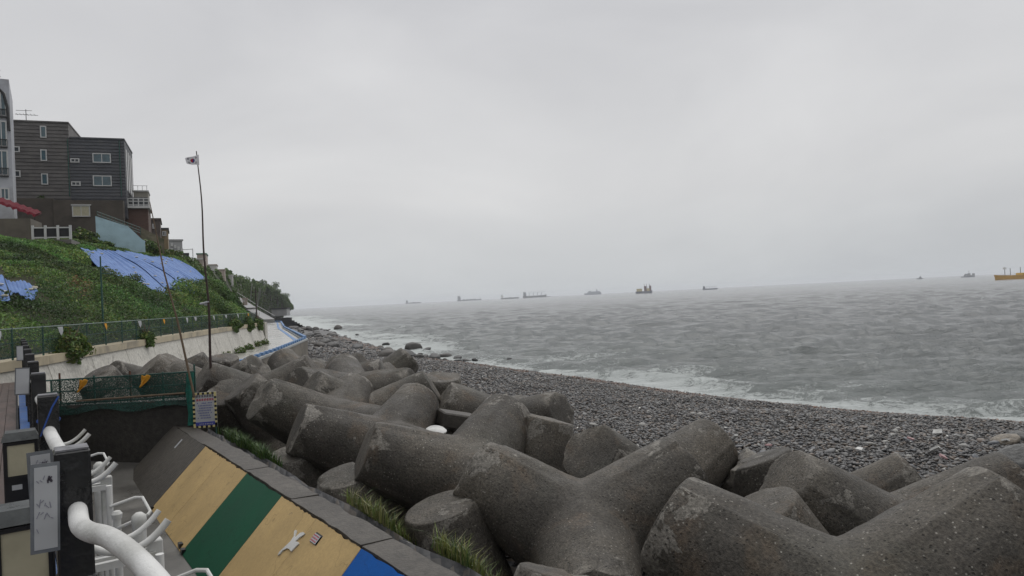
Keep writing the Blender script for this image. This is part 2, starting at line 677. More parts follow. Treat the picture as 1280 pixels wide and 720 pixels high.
STONES = stone_meshes(16, 2, 21, [(.08, .085, .095), (.05, .052, .06), (.14, .14, .14), (.11, .08, .06), (.17, .165, .15), (.06, .062, .07), (.09, .09, .092), (.22, .215, .2)], MAT['pebble'])
rs = np.random.RandomState(8)
cnt = 0
while cnt < 240:
    u, v_ = -4 + rs.rand() ** 1.2 * 26, 11.5 + rs.rand() * 14
    p = UV(u, v_)
    if not (.1 < p.x / p.y < .78 and p.y > 12.5):
        continue
    s = .06 + .09 * rs.rand() ** 2.5
    o = link('stone', STONES[rs.randint(16)], beach)
    o.location = (p.x, p.y, float(beach_z(np.array([p.x]), np.array([p.y]))[0]) + s * .3)
    o.rotation_euler = (rs.normal(0, .25), rs.normal(0, .25), rs.rand() * 6.28)
    o.scale = (s * (1 + .5 * rs.rand()), s * (.8 + .3 * rs.rand()), s * (.45 + .3 * rs.rand()))
    cnt += 1

# ------------------------------------------------------------------ near promenade deck, channel floor, far walkway
deck = thing('deck', None, None, UV(0, 0, 4.4), RZ)
tag(deck, kind='structure')
m = MB()
m.box(-3.2, -.02, -1.5, 23.5, -.32, -.03)
m.build('deck_base', surf('deck_base', (.05, .05, .05), .2, 1, .7), deck)
plk = MB()
plk.box(-.069, .069, 0, 1.0, -.028, 0)
pm = None
for k in range(22):
    for q in range(9):
        if pm is None:
            o = plk.build('plank', MAT['deck'], deck)
            pm = o.data
        else:
            o = link('plank', pm, deck)
        o.location = (-.12 - k * .144, -1.4 + q * 2.75, rs.normal(0, .0012))
        o.scale = (1, 2.74, 1)

m = MB()
prof = [(-4, 2.4), (13, 2.4), (17.5, 2.46), (19.5, 2.74), (21.5, 2.76)]
for (u0, z0), (u1, z1) in zip(prof[:-1], prof[1:]):
    m.add([(-.4, u0, z0), (2.3, u0, z0), (2.3, u1, z1), (-.4, u1, z1)], [(0, 1, 2, 3)])
o = m.build('channel_floor', MAT['floor'])
o.rotation_euler = (0, 0, RZ)
tag(o, kind='structure')
# retaining face below the deck edge
m = MB()
m.box(-.9, -.03, -2, 23.4, 1.9, 4.05)
o = m.build('deck_wall', MAT['floor'])
o.rotation_euler = (0, 0, RZ)
tag(o, 'grey concrete wall carrying the edge of the plank promenade', 'wall')

# far walkway slab beyond the tetrapods (z = 3)
WALK = [(-13.6, 28), (-15.1, 40.2), (-16.5, 49.9), (-19.3, 66.3), (-36, 112), (-52.4, 160.8), (-60, 172), (-75, 176), (-60, 150), (-36, 95), (-24, 67), (-21, 50), (-18.6, 34), (-17, 28)]
m = MB()
k = len(WALK)
vs = [(x, y, 3.0) for x, y in WALK] + [(x, y, .2) for x, y in WALK]
m.add(vs, [tuple(range(k))])
m.add(vs, [(i, k + i, k + (i + 1) % k, (i + 1) % k) for i in range(k)], 1)
o = m.build('walkway', [MAT['walk'], surf('quay_wall_concrete', (.20, .18, .15), .35, .5, .7, .4, 8, .03, dirt=(.10, .09, .075), dscale=.4)])
tag(o, kind='structure')

# ------------------------------------------------------------------ tetrapods
HT = 2.8
TL, TR0, TRT = .625 * HT, .262 * HT, .168 * HT
TK = (TR0 - TRT) / TL
LEGS = [Vector((0, 0, 1)), Vector((.942809, 0, -1 / 3)), Vector((-.471405, .816497, -1 / 3)), Vector((-.471405, -.816497, -1 / 3))]

t = NT('tetrapod_concrete')
v = t.coord('Object', jitter=True)
n1 = t.noise(v, .8, 8, .62, .3)
col = t.ramp(n1, (.3, (.035, .031, .026)), (.5, (.065, .058, .048)), (.72, (.115, .101, .081)))
stain = t.ramp(t.noise(v, 1.5, 6, .6, .6), (.54, 0.0), (.70, .6))
col = t.mix(stain, col, (.105, .074, .048))
alg = t.ramp(t.noise(v, .7, 5, .6), (.52, 0.0), (.68, .5))
col = t.mix(alg, col, (.044, .043, .032))
a = t.n('ShaderNodeAttribute', attribute_name='col')
sp = t.n('ShaderNodeSeparateColor', {'Color': a.outputs['Color']})
# pale patches of broken or unweathered concrete creeping in from the leg ends
pn = t.noise(v, 2.1, 7, .62, .5)
pm = t.n('ShaderNodeMath', {0: pn, 1: t.n('ShaderNodeMath', {0: sp.outputs[1], 1: .20}, operation='MULTIPLY').outputs[0]}, operation='ADD').outputs[0]
pmask = t.ramp(pm, (.69, 0.0), (.71, .9))
col = t.mix(pmask, col, t.ramp(t.noise(v, 14, 6, .7), (.3, (.10, .092, .078)), (.7, (.22, .205, .18))))
col = t.mix(sp.outputs[0], col, t.ramp(t.noise(v, 9, 6, .7), (.3, (.075, .068, .058)), (.7, (.17, .155, .13))))
# coarse sandy grain, dark pits, light aggregate
fine = t.noise(v, 34, 4, .75)
col = t.mix(1.0, col, t.ramp(fine, (.32, .42), (.5, 1.0), (.68, 1.6)), 'MULTIPLY')
vo = t.n('ShaderNodeTexVoronoi', {'Vector': v, 'Scale': 27.0, 'Randomness': 1.0})
vs_ = t.n('ShaderNodeSeparateColor', {'Color': vo.outputs['Color']})
ag = t.mix(1.0, t.ramp(vo.outputs['Distance'], (.16, 1.0), (.26, 0.0)), t.ramp(vs_.outputs[0], (.72, 0.0), (.76, 1.0)), 'MULTIPLY')
ag = t.mix(1.0, ag, t.ramp(t.noise(v, 1.6, 4), (.40, .15), (.60, 1.0)), 'MULTIPLY')
col = t.mix(ag, col, (.30, .285, .25))
vp = t.n('ShaderNodeTexVoronoi', {'Vector': v, 'Scale': 16.0, 'Randomness': 1.0})
pit = t.ramp(vp.outputs['Distance'], (.10, 1.0), (.2, 0.0))
col = t.mix(t.n('ShaderNodeMath', {0: pit, 1: .75}, operation='MULTIPLY').outputs[0], col, (.018, .017, .015))
nr = t.bump(fine, .8, .02)
nr = t.bump(pit, .6, -.02, nr)
nr = t.bump(t.noise(v, 7, 6, .65), .5, .05, nr)
nr = t.bump(pmask, .5, -.03, nr)
MAT['tetra'] = t.done(col, t.ramp(t.noise(v, 3, 4), (.3, .45), (.7, .72)), nr, .3)


def tetra_mesh(seed):
    rs = random.Random(seed)
    off = Vector((rs.random() * 50, rs.random() * 50, rs.random() * 50))
    SEG, ROW = 66, 20
    bm = bmesh.new()
    lay = bm.verts.layers.float_color.new('col')
    for ai, ax in enumerate(LEGS):
        oth = [d for j, d in enumerate(LEGS) if j != ai]
        e1 = (oth[0] - ax * oth[0].dot(ax)).normalized()
        e2 = ax.cross(e1)
        rows = []
        for r_ in range(ROW + 1):
            row = []
            for j in range(SEG):
                ph = 2 * PI * j / SEG
                w = e1 * math.cos(ph) + e2 * math.sin(ph)
                mm = max(w.dot(d) for d in oth)
                s0 = TR0 * mm / (4 / 3 + TK * mm)
                s = s0 + (TL - .03 - s0) * (r_ / ROW)
                vv = bm.verts.new(ax * s + w * (TR0 - TK * s + (.026 if j % 22 == 11 and r_ > 3 else 0)))
                row.append(vv)
            rows.append(row)
        for sl, rr in ((TL - .006, TRT - .010), (TL, TRT - .03), (TL, TRT * .72), (TL, TRT * .4), (TL, TRT * .12)):
            rows.append([bm.verts.new(ax * sl + (e1 * math.cos(2 * PI * j / SEG) + e2 * math.sin(2 * PI * j / SEG)) * rr) for j in range(SEG)])
        for ra, rb in zip(rows[:-1], rows[1:]):
            for j in range(SEG):
                bm.faces.new((ra[j], ra[(j + 1) % SEG], rb[(j + 1) % SEG], rb[j]))
        bm.faces.new(rows[-1])
    bmesh.ops.remove_doubles(bm, verts=bm.verts, dist=.004)
    bmesh.ops.recalc_face_normals(bm, faces=bm.faces)
    near = [x for x in bm.verts if x.co.length < TL * .58]
    for q in range(2):
        bmesh.ops.smooth_vert(bm, verts=near, factor=.5, use_axis_x=True, use_axis_y=True, use_axis_z=True)
    bm.normal_update()
    chips = []
    for x in bm.verts:
        p = x.co
        best = max(LEGS, key=lambda d: d.dot(p))
        s = p.dot(best)
        rad = (p - best * s).length
        edge = math.exp(-(((s - TL) / .26) ** 2)) * math.exp(-(((rad - TRT) / .16) ** 2))
        big = math.exp(-(((s - TL) / .5) ** 2))
        n1 = mnoise.fractal(p * 1.7 + off, 1.0, 2.0, 5)
        n2 = mnoise.fractal(p * .9 + off * 1.7, 1.0, 2.0, 3)
        ch = max(0.0, min(1.0, (n2 * .7 + n1 * .5 + edge * .5 + big * .1 - .66) * 9))
        chips.append((x, ch, n1, max(0.0, min(1.0, (s / TL - .6) / .4)) if s < TL - .02 else .35))
    for x, ch, n1, tp in chips:
        p = x.co.copy()
        x.co = p + x.normal * (n1 * .009 + mnoise.fractal(p * 6 + off, 1.0, 2.0, 3) * .006) - x.normal * ch * (.022 + .03 * (mnoise.noise(p * 5 + off) + .5))
        x[lay] = (ch, tp, 0, 1)
    me = bpy.data.meshes.new('tetrapod')
    bm.to_mesh(me)
    bm.free()
    me.polygons.foreach_set('use_smooth', [True] * len(me.polygons))
    me.materials.append(MAT['tetra'])
    return me


TMESH = [tetra_mesh(s) for s in range(4)]
TETRA = [
    (0.784, 9.603, 2.627, -0.519, -0.897, 0.245, 'A'),
    (2.788, 6.141, 2.881, -0.618, -0.911, 0.004, 'B'),
    (-0.905, 11.979, 2.891, -0.265, -1.163, 0.923, 'C'),
    (-2.757, 14.386, 2.917, 0.638, 3.521, -3.064, 'D'),
    (-4.311, 16.331, 3.135, 0.259, 2.991, -3.473, 'E'),
    (2.055, 12.182, 2.365, 3.715, -5.446, 3.055, 'G'),
    (-5.796, 17.957, 2.668, 2.626, -5.647, 3.175, 'F'),
    (-4.509, 19.116, 3.400, 0.021, -1.372, 1.585, 'm'),
    (-5.691, 20.470, 2.825, -2.467, -0.114, -3.048, 'm'),
    (0.032, 13.104, 1.941, -2.491, 5.029, -3.544, 'H'),
    (4.779, 9.269, 2.345, 1.408, -6.995, -1.099, 'T'),
    (4.322, 10.913, 1.552, -1.263, -4.437, -5.019, 'S'),
    (5.120, 12.253, 1.614, -2.240, -3.596, -2.798, 'J'),
    (-5.807, 21.951, 3.270, -0.029, 1.268, -0.029, 'm'),
    (-6.943, 23.184, 3.227, -3.928, 3.707, -6.293, 'm'),
    (-3.716, 17.764, 2.977, -0.361, 1.024, -0.492, 'm'),
    (-0.346, 17.999, 2.599, -0.520, -0.998, 1.324, 'b'),
    (-2.160, 19.742, 2.154, -2.146, -0.123, -5.227, 'b'),
    (-5.358, 23.355, 2.569, 0.501, 0.787, 1.013, 'b'),
    (-10.352, 22.537, 3.047, 0.427, 1.821, -3.961, 'f'),
    (-12.965, 24.939, 2.916, 2.853, 0.815, 7.931, 'f'),
    (-11.727, 23.452, 3.309, -1.229, 0.151, -1.982, 'f'),
    (-7.299, 20.180, 3.283, -0.515, -1.146, 2.050, 'm'),
    (-7.219, 18.665, 2.506, 0.597, 0.091, -0.321, 'e'),
    (-9.036, 21.491, 3.210, -2.476, -2.766, -3.292, 'm'),
    (-6.817, 24.791, 3.104, 3.465, -6.236, -1.485, 'b'),
    (-10.655, 25.794, 2.615, -4.374, -2.049, -3.430, 'f'),
    (-5.135, 25.058, 2.876, -2.420, 1.119, 3.539, 'b'),
    (-10.850, 19.953, 2.863, -2.838, 0.244, 4.440, 'n'),
    (-8.995, 25.562, 2.543, 1.643, -0.147, 3.314, 'b'),
    (-1.508, 13.085, 2.184, -1.010, -4.996, -0.024, 'u'),
    (3.513, 8.262, 1.743, 0.605, -5.789, -3.549, 'u'),
    (-0.036, 5.811, 1.803, -0.152, 0.336, 0.740, 'u'),
    (-11.802, 18.671, 2.743, -0.193, 1.002, 0.328, 'n'),
    (-2.562, 11.937, 1.475, -1.077, 0.083, 4.982, 'u'),
    (-0.723, 9.845, 1.448, 0.327, 0.126, -2.784, 'u'),
    (-4.171, 14.347, 1.451, -0.069, -0.384, 2.401, 'u'),
]
TSET = {
    'm': ('dark concrete tetrapod wedged in the middle of the pile with others on every side', 'tetrapods in the middle of the pile'),
    'b': ('dark concrete tetrapod at the far outer edge of the pile against the pebble beach', 'tetrapods along the far edge of the beach'),
    'f': ('dark concrete tetrapod in the far pile between flagpole and pale retaining wall', 'tetrapods below the pale retaining wall'),
    'n': ('dark concrete tetrapod seen through the green net fence', 'tetrapods behind the green net'),
    'u': ('dark concrete tetrapod sunk low under its neighbours with only one leg showing', 'tetrapods sunk under the others'),
}
TLAB = {
    'A': 'wide V-shaped tetrapod behind the grass opposite the blue painted band',
    'B': 'biggest V-shaped tetrapod, its two legs spread in the nearest saddle of the pile',
    'C': 'V-shaped tetrapod with the white foam float lodged behind its saddle',
    'D': 'tetrapod rising behind the coping opposite the green painted band',
    'E': 'tetrapod with splayed legs next to the one opposite the green band, towards the sign',
    'G': 'V-shaped tetrapod at the beach edge just behind the wide one by the grass',
    'H': 'tetrapod with one stubby leg standing upright next to the pebbles',
    'T': 'tetrapod with a round leg end turned outwards beside the nearest beach pebbles',
    'S': 'tetrapod with a short upright leg behind the round leg end, pebbles beyond',
    'J': 'tetrapod leg slanting up towards the beach with pink and white litter beyond',
    'e': 'tetrapod with a round leg end right beside the warning sign',
    'F': 'tetrapod leaning against its neighbour close to the warning sign and weeds',
}
for i, (x, y, z, a, b, c, lab) in enumerate(TETRA):
    o = link('tetrapod', TMESH[i % 4])
    o.location = (x, y, z)
    o.scale = (1.06, 1.06, 1.06)
    w = Vector((a, b, c))
    o.rotation_mode = 'AXIS_ANGLE'
    o.rotation_axis_angle = (w.length, *(w.normalized()))
    if lab in TLAB:
        tag(o, TLAB[lab], 'tetrapod', 'tetrapods heaped along the shore')
    else:
        L_, G_ = TSET[lab[0]]
        tag(o, L_, 'tetrapod', G_)

# ------------------------------------------------------------------ view helper: a point of the place at a known depth
_rl, _pt = R(2.86), math.atan(12 / 888)


def at(px, py, Y):
    a_, b_ = (px - 640) / 888, -(py - 360) / 888
    r_ = a_ * math.cos(_rl) + b_ * math.sin(_rl)
    u_ = -a_ * math.sin(_rl) + b_ * math.cos(_rl)
    d_ = Vector((r_, math.cos(_pt) - u_ * math.sin(_pt), math.sin(_pt) + u_ * math.cos(_pt)))
    return Vector((0, 0, 6)) + d_ * (Y / d_.y)


# ------------------------------------------------------------------ near materials
t, v, col, nr = concrete_mat('sea_wall_concrete', (.045, .040, .034), (.105, .094, .080), .3)
MAT['conc'] = t.done(col, .55, nr, .35)
t, v, col, nr = concrete_mat('dark_wall_concrete', (.03, .028, .025), (.07, .064, .056), .1)
st = t.ramp(t.noise(v, 1.1, 6, .6), (.62, 0.0), (.70, 1.0))
MAT['darkconc'] = t.done(t.mix(st, col, (.15, .125, .09)), .6, nr, .3)
# board-marked concrete of the bare bay
t, v, col, nr = concrete_mat('board_marked_concrete', (.06, .054, .045), (.125, .112, .093), .1)
wv = t.n('ShaderNodeTexWave', {'Vector': v, 'Scale': 3.2, 'Distortion': 3.0, 'Detail': 4.0, 'Detail Scale': 2.0}, wave_type='BANDS', bands_direction='Y')
col = t.mix(t.ramp(wv.outputs['Fac'], (.3, .45), (.7, 0.0)), col, (.05, .045, .038))
MAT['boardconc'] = t.done(col, .55, t.bump(wv.outputs['Fac'], .35, .01, nr), .35)


def paint(name, c, chip=(.10, .09, .075), amount=.70):
    t = NT(name)
    v = t.coord('Object', jitter=True)
    n1 = t.noise(v, 1.3, 7, .6)
    col = t.ramp(n1, (.3, tuple(x * .82 for x in c)), (.7, tuple(min(1, x * 1.1) for x in c)))
    n2 = t.noise(v, 7, 8, .7, .3)
    ck = t.ramp(n2, (amount - .04, 0.0), (amount, 1.0))
    col = t.mix(ck, col, chip)
    gr = t.ramp(t.noise(v, 26, 5, .7), (.35, .35), (.6, 0.0))
    col = t.mix(gr, col, tuple(x * .6 for x in c))
    mp_ = t.n('ShaderNodeMapping', {'Vector': v, 'Scale': (1.0, 5.0, 1.0)})
    run = t.ramp(t.noise(mp_.outputs[0], 1.1, 6, .65), (.56, 0.0), (.80, .30))
    col = t.mix(run, col, tuple(x * .55 for x in c))
    ce = t.n('ShaderNodeTexVoronoi', {'Vector': t.n('ShaderNodeVectorMath', {0: v, 1: t.n('ShaderNodeTexNoise', {'Vector': v, 'Scale': 2.5}).outputs['Color']}, operation='ADD').outputs[0], 'Scale': .9}, feature='DISTANCE_TO_EDGE')
    ck2 = t.ramp(ce.outputs['Distance'], (.002, .5), (.007, 0.0))
    col = t.mix(ck2, col, tuple(x * .35 for x in c))
    h = t.mix(.5, t.noise(v, 60, 4, .7), n2)
    return t.done(col, t.ramp(n1, (.3, .5), (.7, .65)), t.bump(h, .35, .012), .18)


MAT['tan'] = paint('tan_paint', (.47, .335, .155), amount=.70)
MAT['green'] = paint('green_paint', (.008, .075, .038), (.04, .06, .045), .75)
MAT['blue'] = paint('blue_paint', (.002, .085, .34), (.10, .12, .15), .77)
MAT['blackwrap'] = surf('black_plastic_wrap', (.008, .008, .009), .3, 5, .30, .35, 7, .03, spec=.5)
MAT['black'] = surf('black_paint', (.010, .010, .011), .3, 4, .35, .2, 40, .003, spec=.5)
MAT['pipewhite'] = surf('white_pipe_sleeve', (.60, .60, .585), .08, 6, .45, .5, 90, .006, dirt=(.42, .42, .40), dscale=2.5)
MAT['white'] = surf('white_paint', (.55, .55, .53), .08, 3, .35, .12, 60, .003, dirt=(.40, .40, .37), dscale=2.2)
MAT['cream'] = surf('cream_panel', (.42, .39, .28), .12, 6, .4, .1, 50, .002)
MAT['bluekerb'] = surf('blue_kerb_paint', (.03, .09, .26), .3, 6, .4, .4, 40, .01, dirt=(.10, .13, .2), dscale=3)
MAT['paper'] = surf('paper', (.40, .41, .42), .05, 5, .35, .05, 30, .001)
MAT['sleeve'] = surf('grey_sleeve_film', (.16, .17, .18), .2, 8, .15, .3, 10, .01, spec=.6)
MAT['ink'] = surf('ink', (.09, .08, .10), .2, 30, .5, .0, 30)
MAT['faint'] = surf('faint_ink', (.22, .22, .26), .2, 30, .5, .0, 30)
MAT['inkblue'] = surf('ink_blue', (.05, .06, .30), .2, 30, .5, .0, 30)
MAT['inkred'] = surf('ink_red', (.42, .03, .06), .2, 30, .5, .0, 30)
MAT['hazyellow'] = surf('hazard_yellow', (.55, .48, .22), .1, 8, .45, .05, 30)
MAT['rust'] = surf('rusted_steel', (.10, .045, .03), .4, 20, .7, .4, 60, .004)
MAT['greensteel'] = surf('green_steel', (.035, .085, .07), .3, 10, .45, .2, 60, .003)
MAT['yellowcloth'] = surf('yellow_cloth', (.55, .26, .025), .25, 9, .7, .3, 30, .01)
MAT['bamboo'] = surf('bamboo', (.12, .085, .055), .35, 6, .55, .3, 40, .004)
MAT['bamboodark'] = surf('dark_bamboo', (.05, .034, .03), .4, 5, .5, .3, 40, .004)


def net_mat(name, c, open_, scale):
    t = NT(name)
    v = t.coord('Object')
    n1 = t.noise(v, 1.6, 5, .6)
    col = t.ramp(n1, (.3, tuple(x * .6 for x in c)), (.7, tuple(x * 1.3 for x in c)))
    t.done(col, .6, None, .3)
    ck = t.noise(v, scale, 2, .5)
    f = t.ramp(ck, (open_ - .08, 1.0), (open_ + .08, 0.0))
    al = t.n('ShaderNodeMath', {0: 1.0, 1: f}, operation='SUBTRACT').outputs[0]
    t.l(al, t.b.inputs['Alpha'])
    return t.m


MAT['net'] = net_mat('green_net', (.006, .040, .030), .45, 55)
MAT['netdense'] = net_mat('green_fence_mesh', (.008, .036, .024), .52, 26)

# ------------------------------------------------------------------ promenade railing
ZP = 5.5
rail = thing('railing', 'promenade railing of black wrapped posts joined by thick white sleeved pipes', 'railing', UV(0, .16, 4.4), RZ)
PU = [.77 + 2.49 * k for k in range(11)]
post_mesh = None
for k, u in enumerate(PU):
    m = MB()
    m.box(-.06, .06, u - .06, u + .06, -.15, 1.1)
    if k == 1:
        # nearest visible post: loose plastic wrap gives it a swollen outline
        m.box(-.066, .066, u - .066, u + .066, .1, .62)
    o = m.build('post', MAT['blackwrap'], rail, bevel=.008)
    c = MB()
    c.box(-.055, .055, u - .055, u + .055, 1.10, 1.107)
    c.build('post_top', surf('grey_post_top', (.16, .16, .17), .4, 20, .4, .3, 40) if k == 0 else bpy.data.materials['grey_post_top'], o)
for k in range(len(PU) - 1):
    u0, u1 = PU[k] + .055, PU[k + 1] - .055
    pts = []
    for q in range(15):
        f = q / 14
        e_ = math.sin(PI * f)
        bow = .20 * e_ ** .7 if k == 0 else .035 * e_
        pts.append((bow, u0 + (u1 - u0) * f, .86 + .03 * math.sin(2 * PI * f)))
    if k == 0:
        Q = [(r_.dot(Vector((NV[0], NV[1], 0))) - .16, r_.dot(Vector((DU[0], DU[1], 0))), r_.z - 4.4) for r_ in (at(97, 638, 2.72), at(100, 656, 2.56), at(112, 665, 2.44), at(134, 671, 2.34), at(158, 687, 2.22), at(186, 714, 2.08), at(215, 752, 1.92))]
        Q += [(.16, 1.4, .85), (.06, 1.0, .86), (0, .8, .86)]
        Q = [Vector(q_) for q_ in Q]
        Q = [Q[0] + (Q[0] - Q[1])] + Q + [Q[-1] + (Q[-1] - Q[-2])]
        pts = []
        for q in range(1, len(Q) - 2):
            for f in (0, .2, .4, .6, .8):
                p0, p1, p2, p3 = Q[q - 1], Q[q], Q[q + 1], Q[q + 2]
                pts.append(.5 * (2 * p1 + (p2 - p0) * f + (2 * p0 - 5 * p1 + 4 * p2 - p3) * f * f + (3 * p1 - p0 - 3 * p2 + p3) * f ** 3))
    m = MB()
    m.tube(pts, .033 if k == 0 else .038, 18)
    m.build('pipe', MAT['pipewhite'], rail, smooth=True)
    for h in (.28, .56):
        m = MB()
        m.bar((0, u0, h), (0, u1, h), .035)
        m.build('lower_rail', MAT['black'], rail)
m = MB()
m.box(-.16, -.0, -1.4, 23.4, -.0, .075)
m.build('kerb', MAT['bluekerb'], rail, bevel=.01)
m = MB()
pts = [(.064 * math.cos(a), PU[2] + .02 * math.sin(a), .93 + .01 * math.sin(3 * a)) for a in np.linspace(0, 6.2, 20)]
m.tube(pts + [(-.05, PU[2] - .06, .84), (.02, PU[2] - .064, 1.02), (.06, PU[2] - .066, 1.09)], .006, 6)
m.build('twine', surf('blue_twine', (.03, .08, .3), .2, 9), rail)


def bollard(u, label):
    b = thing('bollard_lamp', label, 'bollard lamp', UV(u, .0, 4.4), RZ, 'bollard lamps beside the railing')
    m = MB()
    m.box(-.105, .105, -.09, .09, 0, .76)
    m.build('body', MAT['black'], b, bevel=.006)
    m = MB()
    m.hexa([(-.115, -.11, .762), (.115, -.11, .762), (.115, .11, .762), (-.115, .11, .762),
            (-.09, -.07, .82), (.09, -.07, .82), (.09, .09, .82), (-.09, .09, .82)])
    m.build('cap', surf('grey_cap', (.06, .065, .065), .3, 12, .35) if 'grey_cap' not in bpy.data.materials else bpy.data.materials['grey_cap'], b)
    m = MB()
    m.box(-.08, .08, -.098, -.0905, .52, .735)
    p = m.build('light_panel', MAT['cream'], b)
    m = MB()
    for x0, x1, z0, z1 in ((-.095, -.08, .5, .755), (.08, .095, .5, .755), (-.08, .08, .5, .52), (-.08, .08, .735, .755)):
        m.box(x0, x1, -.104, -.09, z0, z1)
    m.build('frame', MAT['black'], p)
    return b


b1 = bollard(3.72, 'black bollard lamp with cream light panel beside the nearest black post')
b2 = bollard(6.25, 'black bollard lamp with a small white sticker under its cream panel')
m = MB()
m.box(-.06, .0, -.0935, -.0905, .42, .455)
m.build('sticker', MAT['paper'], b2)


def notice(u, z, w, h, label, tilt=0.0, ink=True, shift=0.0):
    n = thing('paper_notice', label, 'notice', UV(u, .10 - shift, z), RZ, 'notices tied to the railing posts')
    n.rotation_euler = (0, tilt, RZ)
    m = MB()
    m.box(-w - .012, .008, -.004, -.001, -.014, h + .014)
    m.build('sleeve', MAT['sleeve'], n)
    m = MB()
    m.box(-w, 0, -.007, -.0042, 0, h)
    p = m.build('sheet', MAT['paper'], n)
    if ink:
        rs_ = random.Random(int(u * 100))
        m = MB()
        for row in range(5):
            zz = h * (.85 - row * .15)
            x = -w * .9
            while x < -w * .2 and rs_.random() < .86:
                l_ = w * (.04 + .1 * rs_.random())
                m.bar((x, -.0078, zz + rs_.uniform(-.012, .012)), (x + l_, -.0078, zz + rs_.uniform(-.02, .02)), .0016, .0026)
                x += l_ * 1.3
        m.build('writing', MAT['faint'], p)['kind'] = 'stuff'
        m = MB()
        for q in range(9):
            m.bar((-w * .32 + rs_.uniform(-.008, .008), -.0082, h * .84 + rs_.uniform(-.014, .014)), (-w * .32 + rs_.uniform(-.008, .008), -.0082, h * .84 + rs_.uniform(-.014, .014)), .0016, .005)
        m.build('scribble', MAT['ink'], p)['kind'] = 'stuff'
    return n


notice(3.17, 5.16, .072, .30, 'handwritten white notice in a clear sleeve on the nearest black post', .03)
notice(3.42, 5.21, .066, .26, 'second sheet hung just behind the handwritten notice', -.02, True, .0)
notice(10.5, 5.13, .13, .30, 'blank white sheet on a black railing post beyond the second bollard lamp', .05, False)
notice(17.9, 5.22, .10, .28, 'small white sheet on a far railing post near the green fence', .0, False)

# ------------------------------------------------------------------ sea wall with painted slope
sw = thing('sea_wall', 'sloping sea wall painted in tan, green and blue bands with concrete coping', 'sea wall', UV(0, 1.93, 2.4), RZ)
SX, SZ, SL = 1.03, 1.04, math.hypot(1.03, 1.04)
sxn, szn = SX / SL, SZ / SL        # up-slope
nxn, nzn = -SZ / SL, SX / SL       # outward normal


def onsl(u, s, h):
    return (sxn * s + nxn * h, u, szn * s + nzn * h)


m = MB()
for u0, u1 in ((-6, 18.2),):
    pr = [(0, -.5), (0, 0), (SX, SZ - .11), (1.36, SZ - .11), (1.36, -.9), (0, -.9)]
    k = len(pr)
    vs = [(x, u0, z) for x, z in pr] + [(x, u1, z) for x, z in pr]
    m.add(vs, [tuple(range(k)), tuple(reversed(range(k, 2 * k)))] + [((i + 1) % k, i, k + i, k + (i + 1) % k) for i in range(k)])
m.build('wall_core', MAT['conc'], sw)


def slab(u0, u1, mat, name, h=.012, jag=.012):
    """one painted bay: a thin skin with an uneven upper edge"""
    rs_ = random.Random(int(u0 * 10))
    n = 24
    vs, fs = [], []
    for i in range(n + 1):
        u = u0 + (u1 - u0) * i / n
        top = SL - .03 - abs(rs_.gauss(0, jag))
        vs += [onsl(u, .0, .002), onsl(u, .0, h), onsl(u, top, h), onsl(u, top, .002)]
    for i in range(n):
        a_, b_ = i * 4, i * 4 + 4
        fs += [(a_ + 1, b_ + 1, b_ + 2, a_ + 2), (a_ + 2, b_ + 2, b_ + 3, a_ + 3), (a_, b_, b_ + 1, a_ + 1)]
    fs += [(0, 1, 2, 3), (n * 4 + 3, n * 4 + 2, n * 4 + 1, n * 4)]
    m = MB()
    m.add(vs, fs)
    return m.build(name, mat, sw)


slab(14.79, 18.2, MAT['boardconc'], 'bare_bay')['label'] = 'bare dark board-marked concrete bay'
for u0, u1, c, l_ in ((13.28, 14.77, 'tan', 'tan painted bay'), (11.78, 13.27, 'tan', 'tan painted bay'), (9.97, 11.77, 'green', 'dark green painted bay'),
                      (8.59, 9.96, 'tan', 'tan painted bay'), (7.21, 8.585, 'tan', 'tan painted bay'),
                      (4.2, 7.20, 'blue', 'bright blue painted bay'), (1.2, 4.19, 'tan', 'tan painted bay'), (-6, 1.19, 'green', 'dark green painted bay')):
    slab(u0, u1, MAT[c], 'painted_bay')['label'] = l_
m = MB()
for u, s in ((14.72, .03), (11.72, .03), (12.0, .05)):
    p = onsl(u, s, .012)
    m.box(p[0] - .03, p[0] + .03, u - .06, u + .06, p[2] - .02, p[2] + .05)
m.build('weep_hole', MAT['black'], sw)
for u0, u1, dz in ((15.0, 18.25, -.03), (11.9, 14.98, 0), (9.6, 11.88, .004), (7.24, 9.585, 0), (4.0, 7.225, -.012), (.8, 3.98, .003), (-6, .78, 0)):
    rs_ = random.Random(int(u0 * 7))
    m = MB()
    n = 10
    vs, fs = [], []
    for i in range(n + 1):
        u = u0 + (u1 - u0) * i / n
        a_, b_ = rs_.gauss(0, .007), rs_.gauss(0, .012)
        vs += [(SX - .025 + a_, u, SZ - .112), (SX - .02 + a_, u, SZ + dz + .008 + rs_.gauss(0, .004)), (1.38 + b_, u, SZ + dz + rs_.gauss(0, .006)), (1.39 + b_, u, SZ - .30)]
    for i in range(n):
        a_, b_ = i * 4, i * 4 + 4
        fs += [(a_, b_, b_ + 1, a_ + 1), (a_ + 1, b_ + 1, b_ + 2, a_ + 2), (a_ + 2, b_ + 2, b_ + 3, a_ + 3)]
    fs += [(0, 1, 2, 3), (n * 4 + 3, n * 4 + 2, n * 4 + 1, n * 4)]
    m.add(vs, fs)
    m.build('coping_block', MAT['conc'], sw)

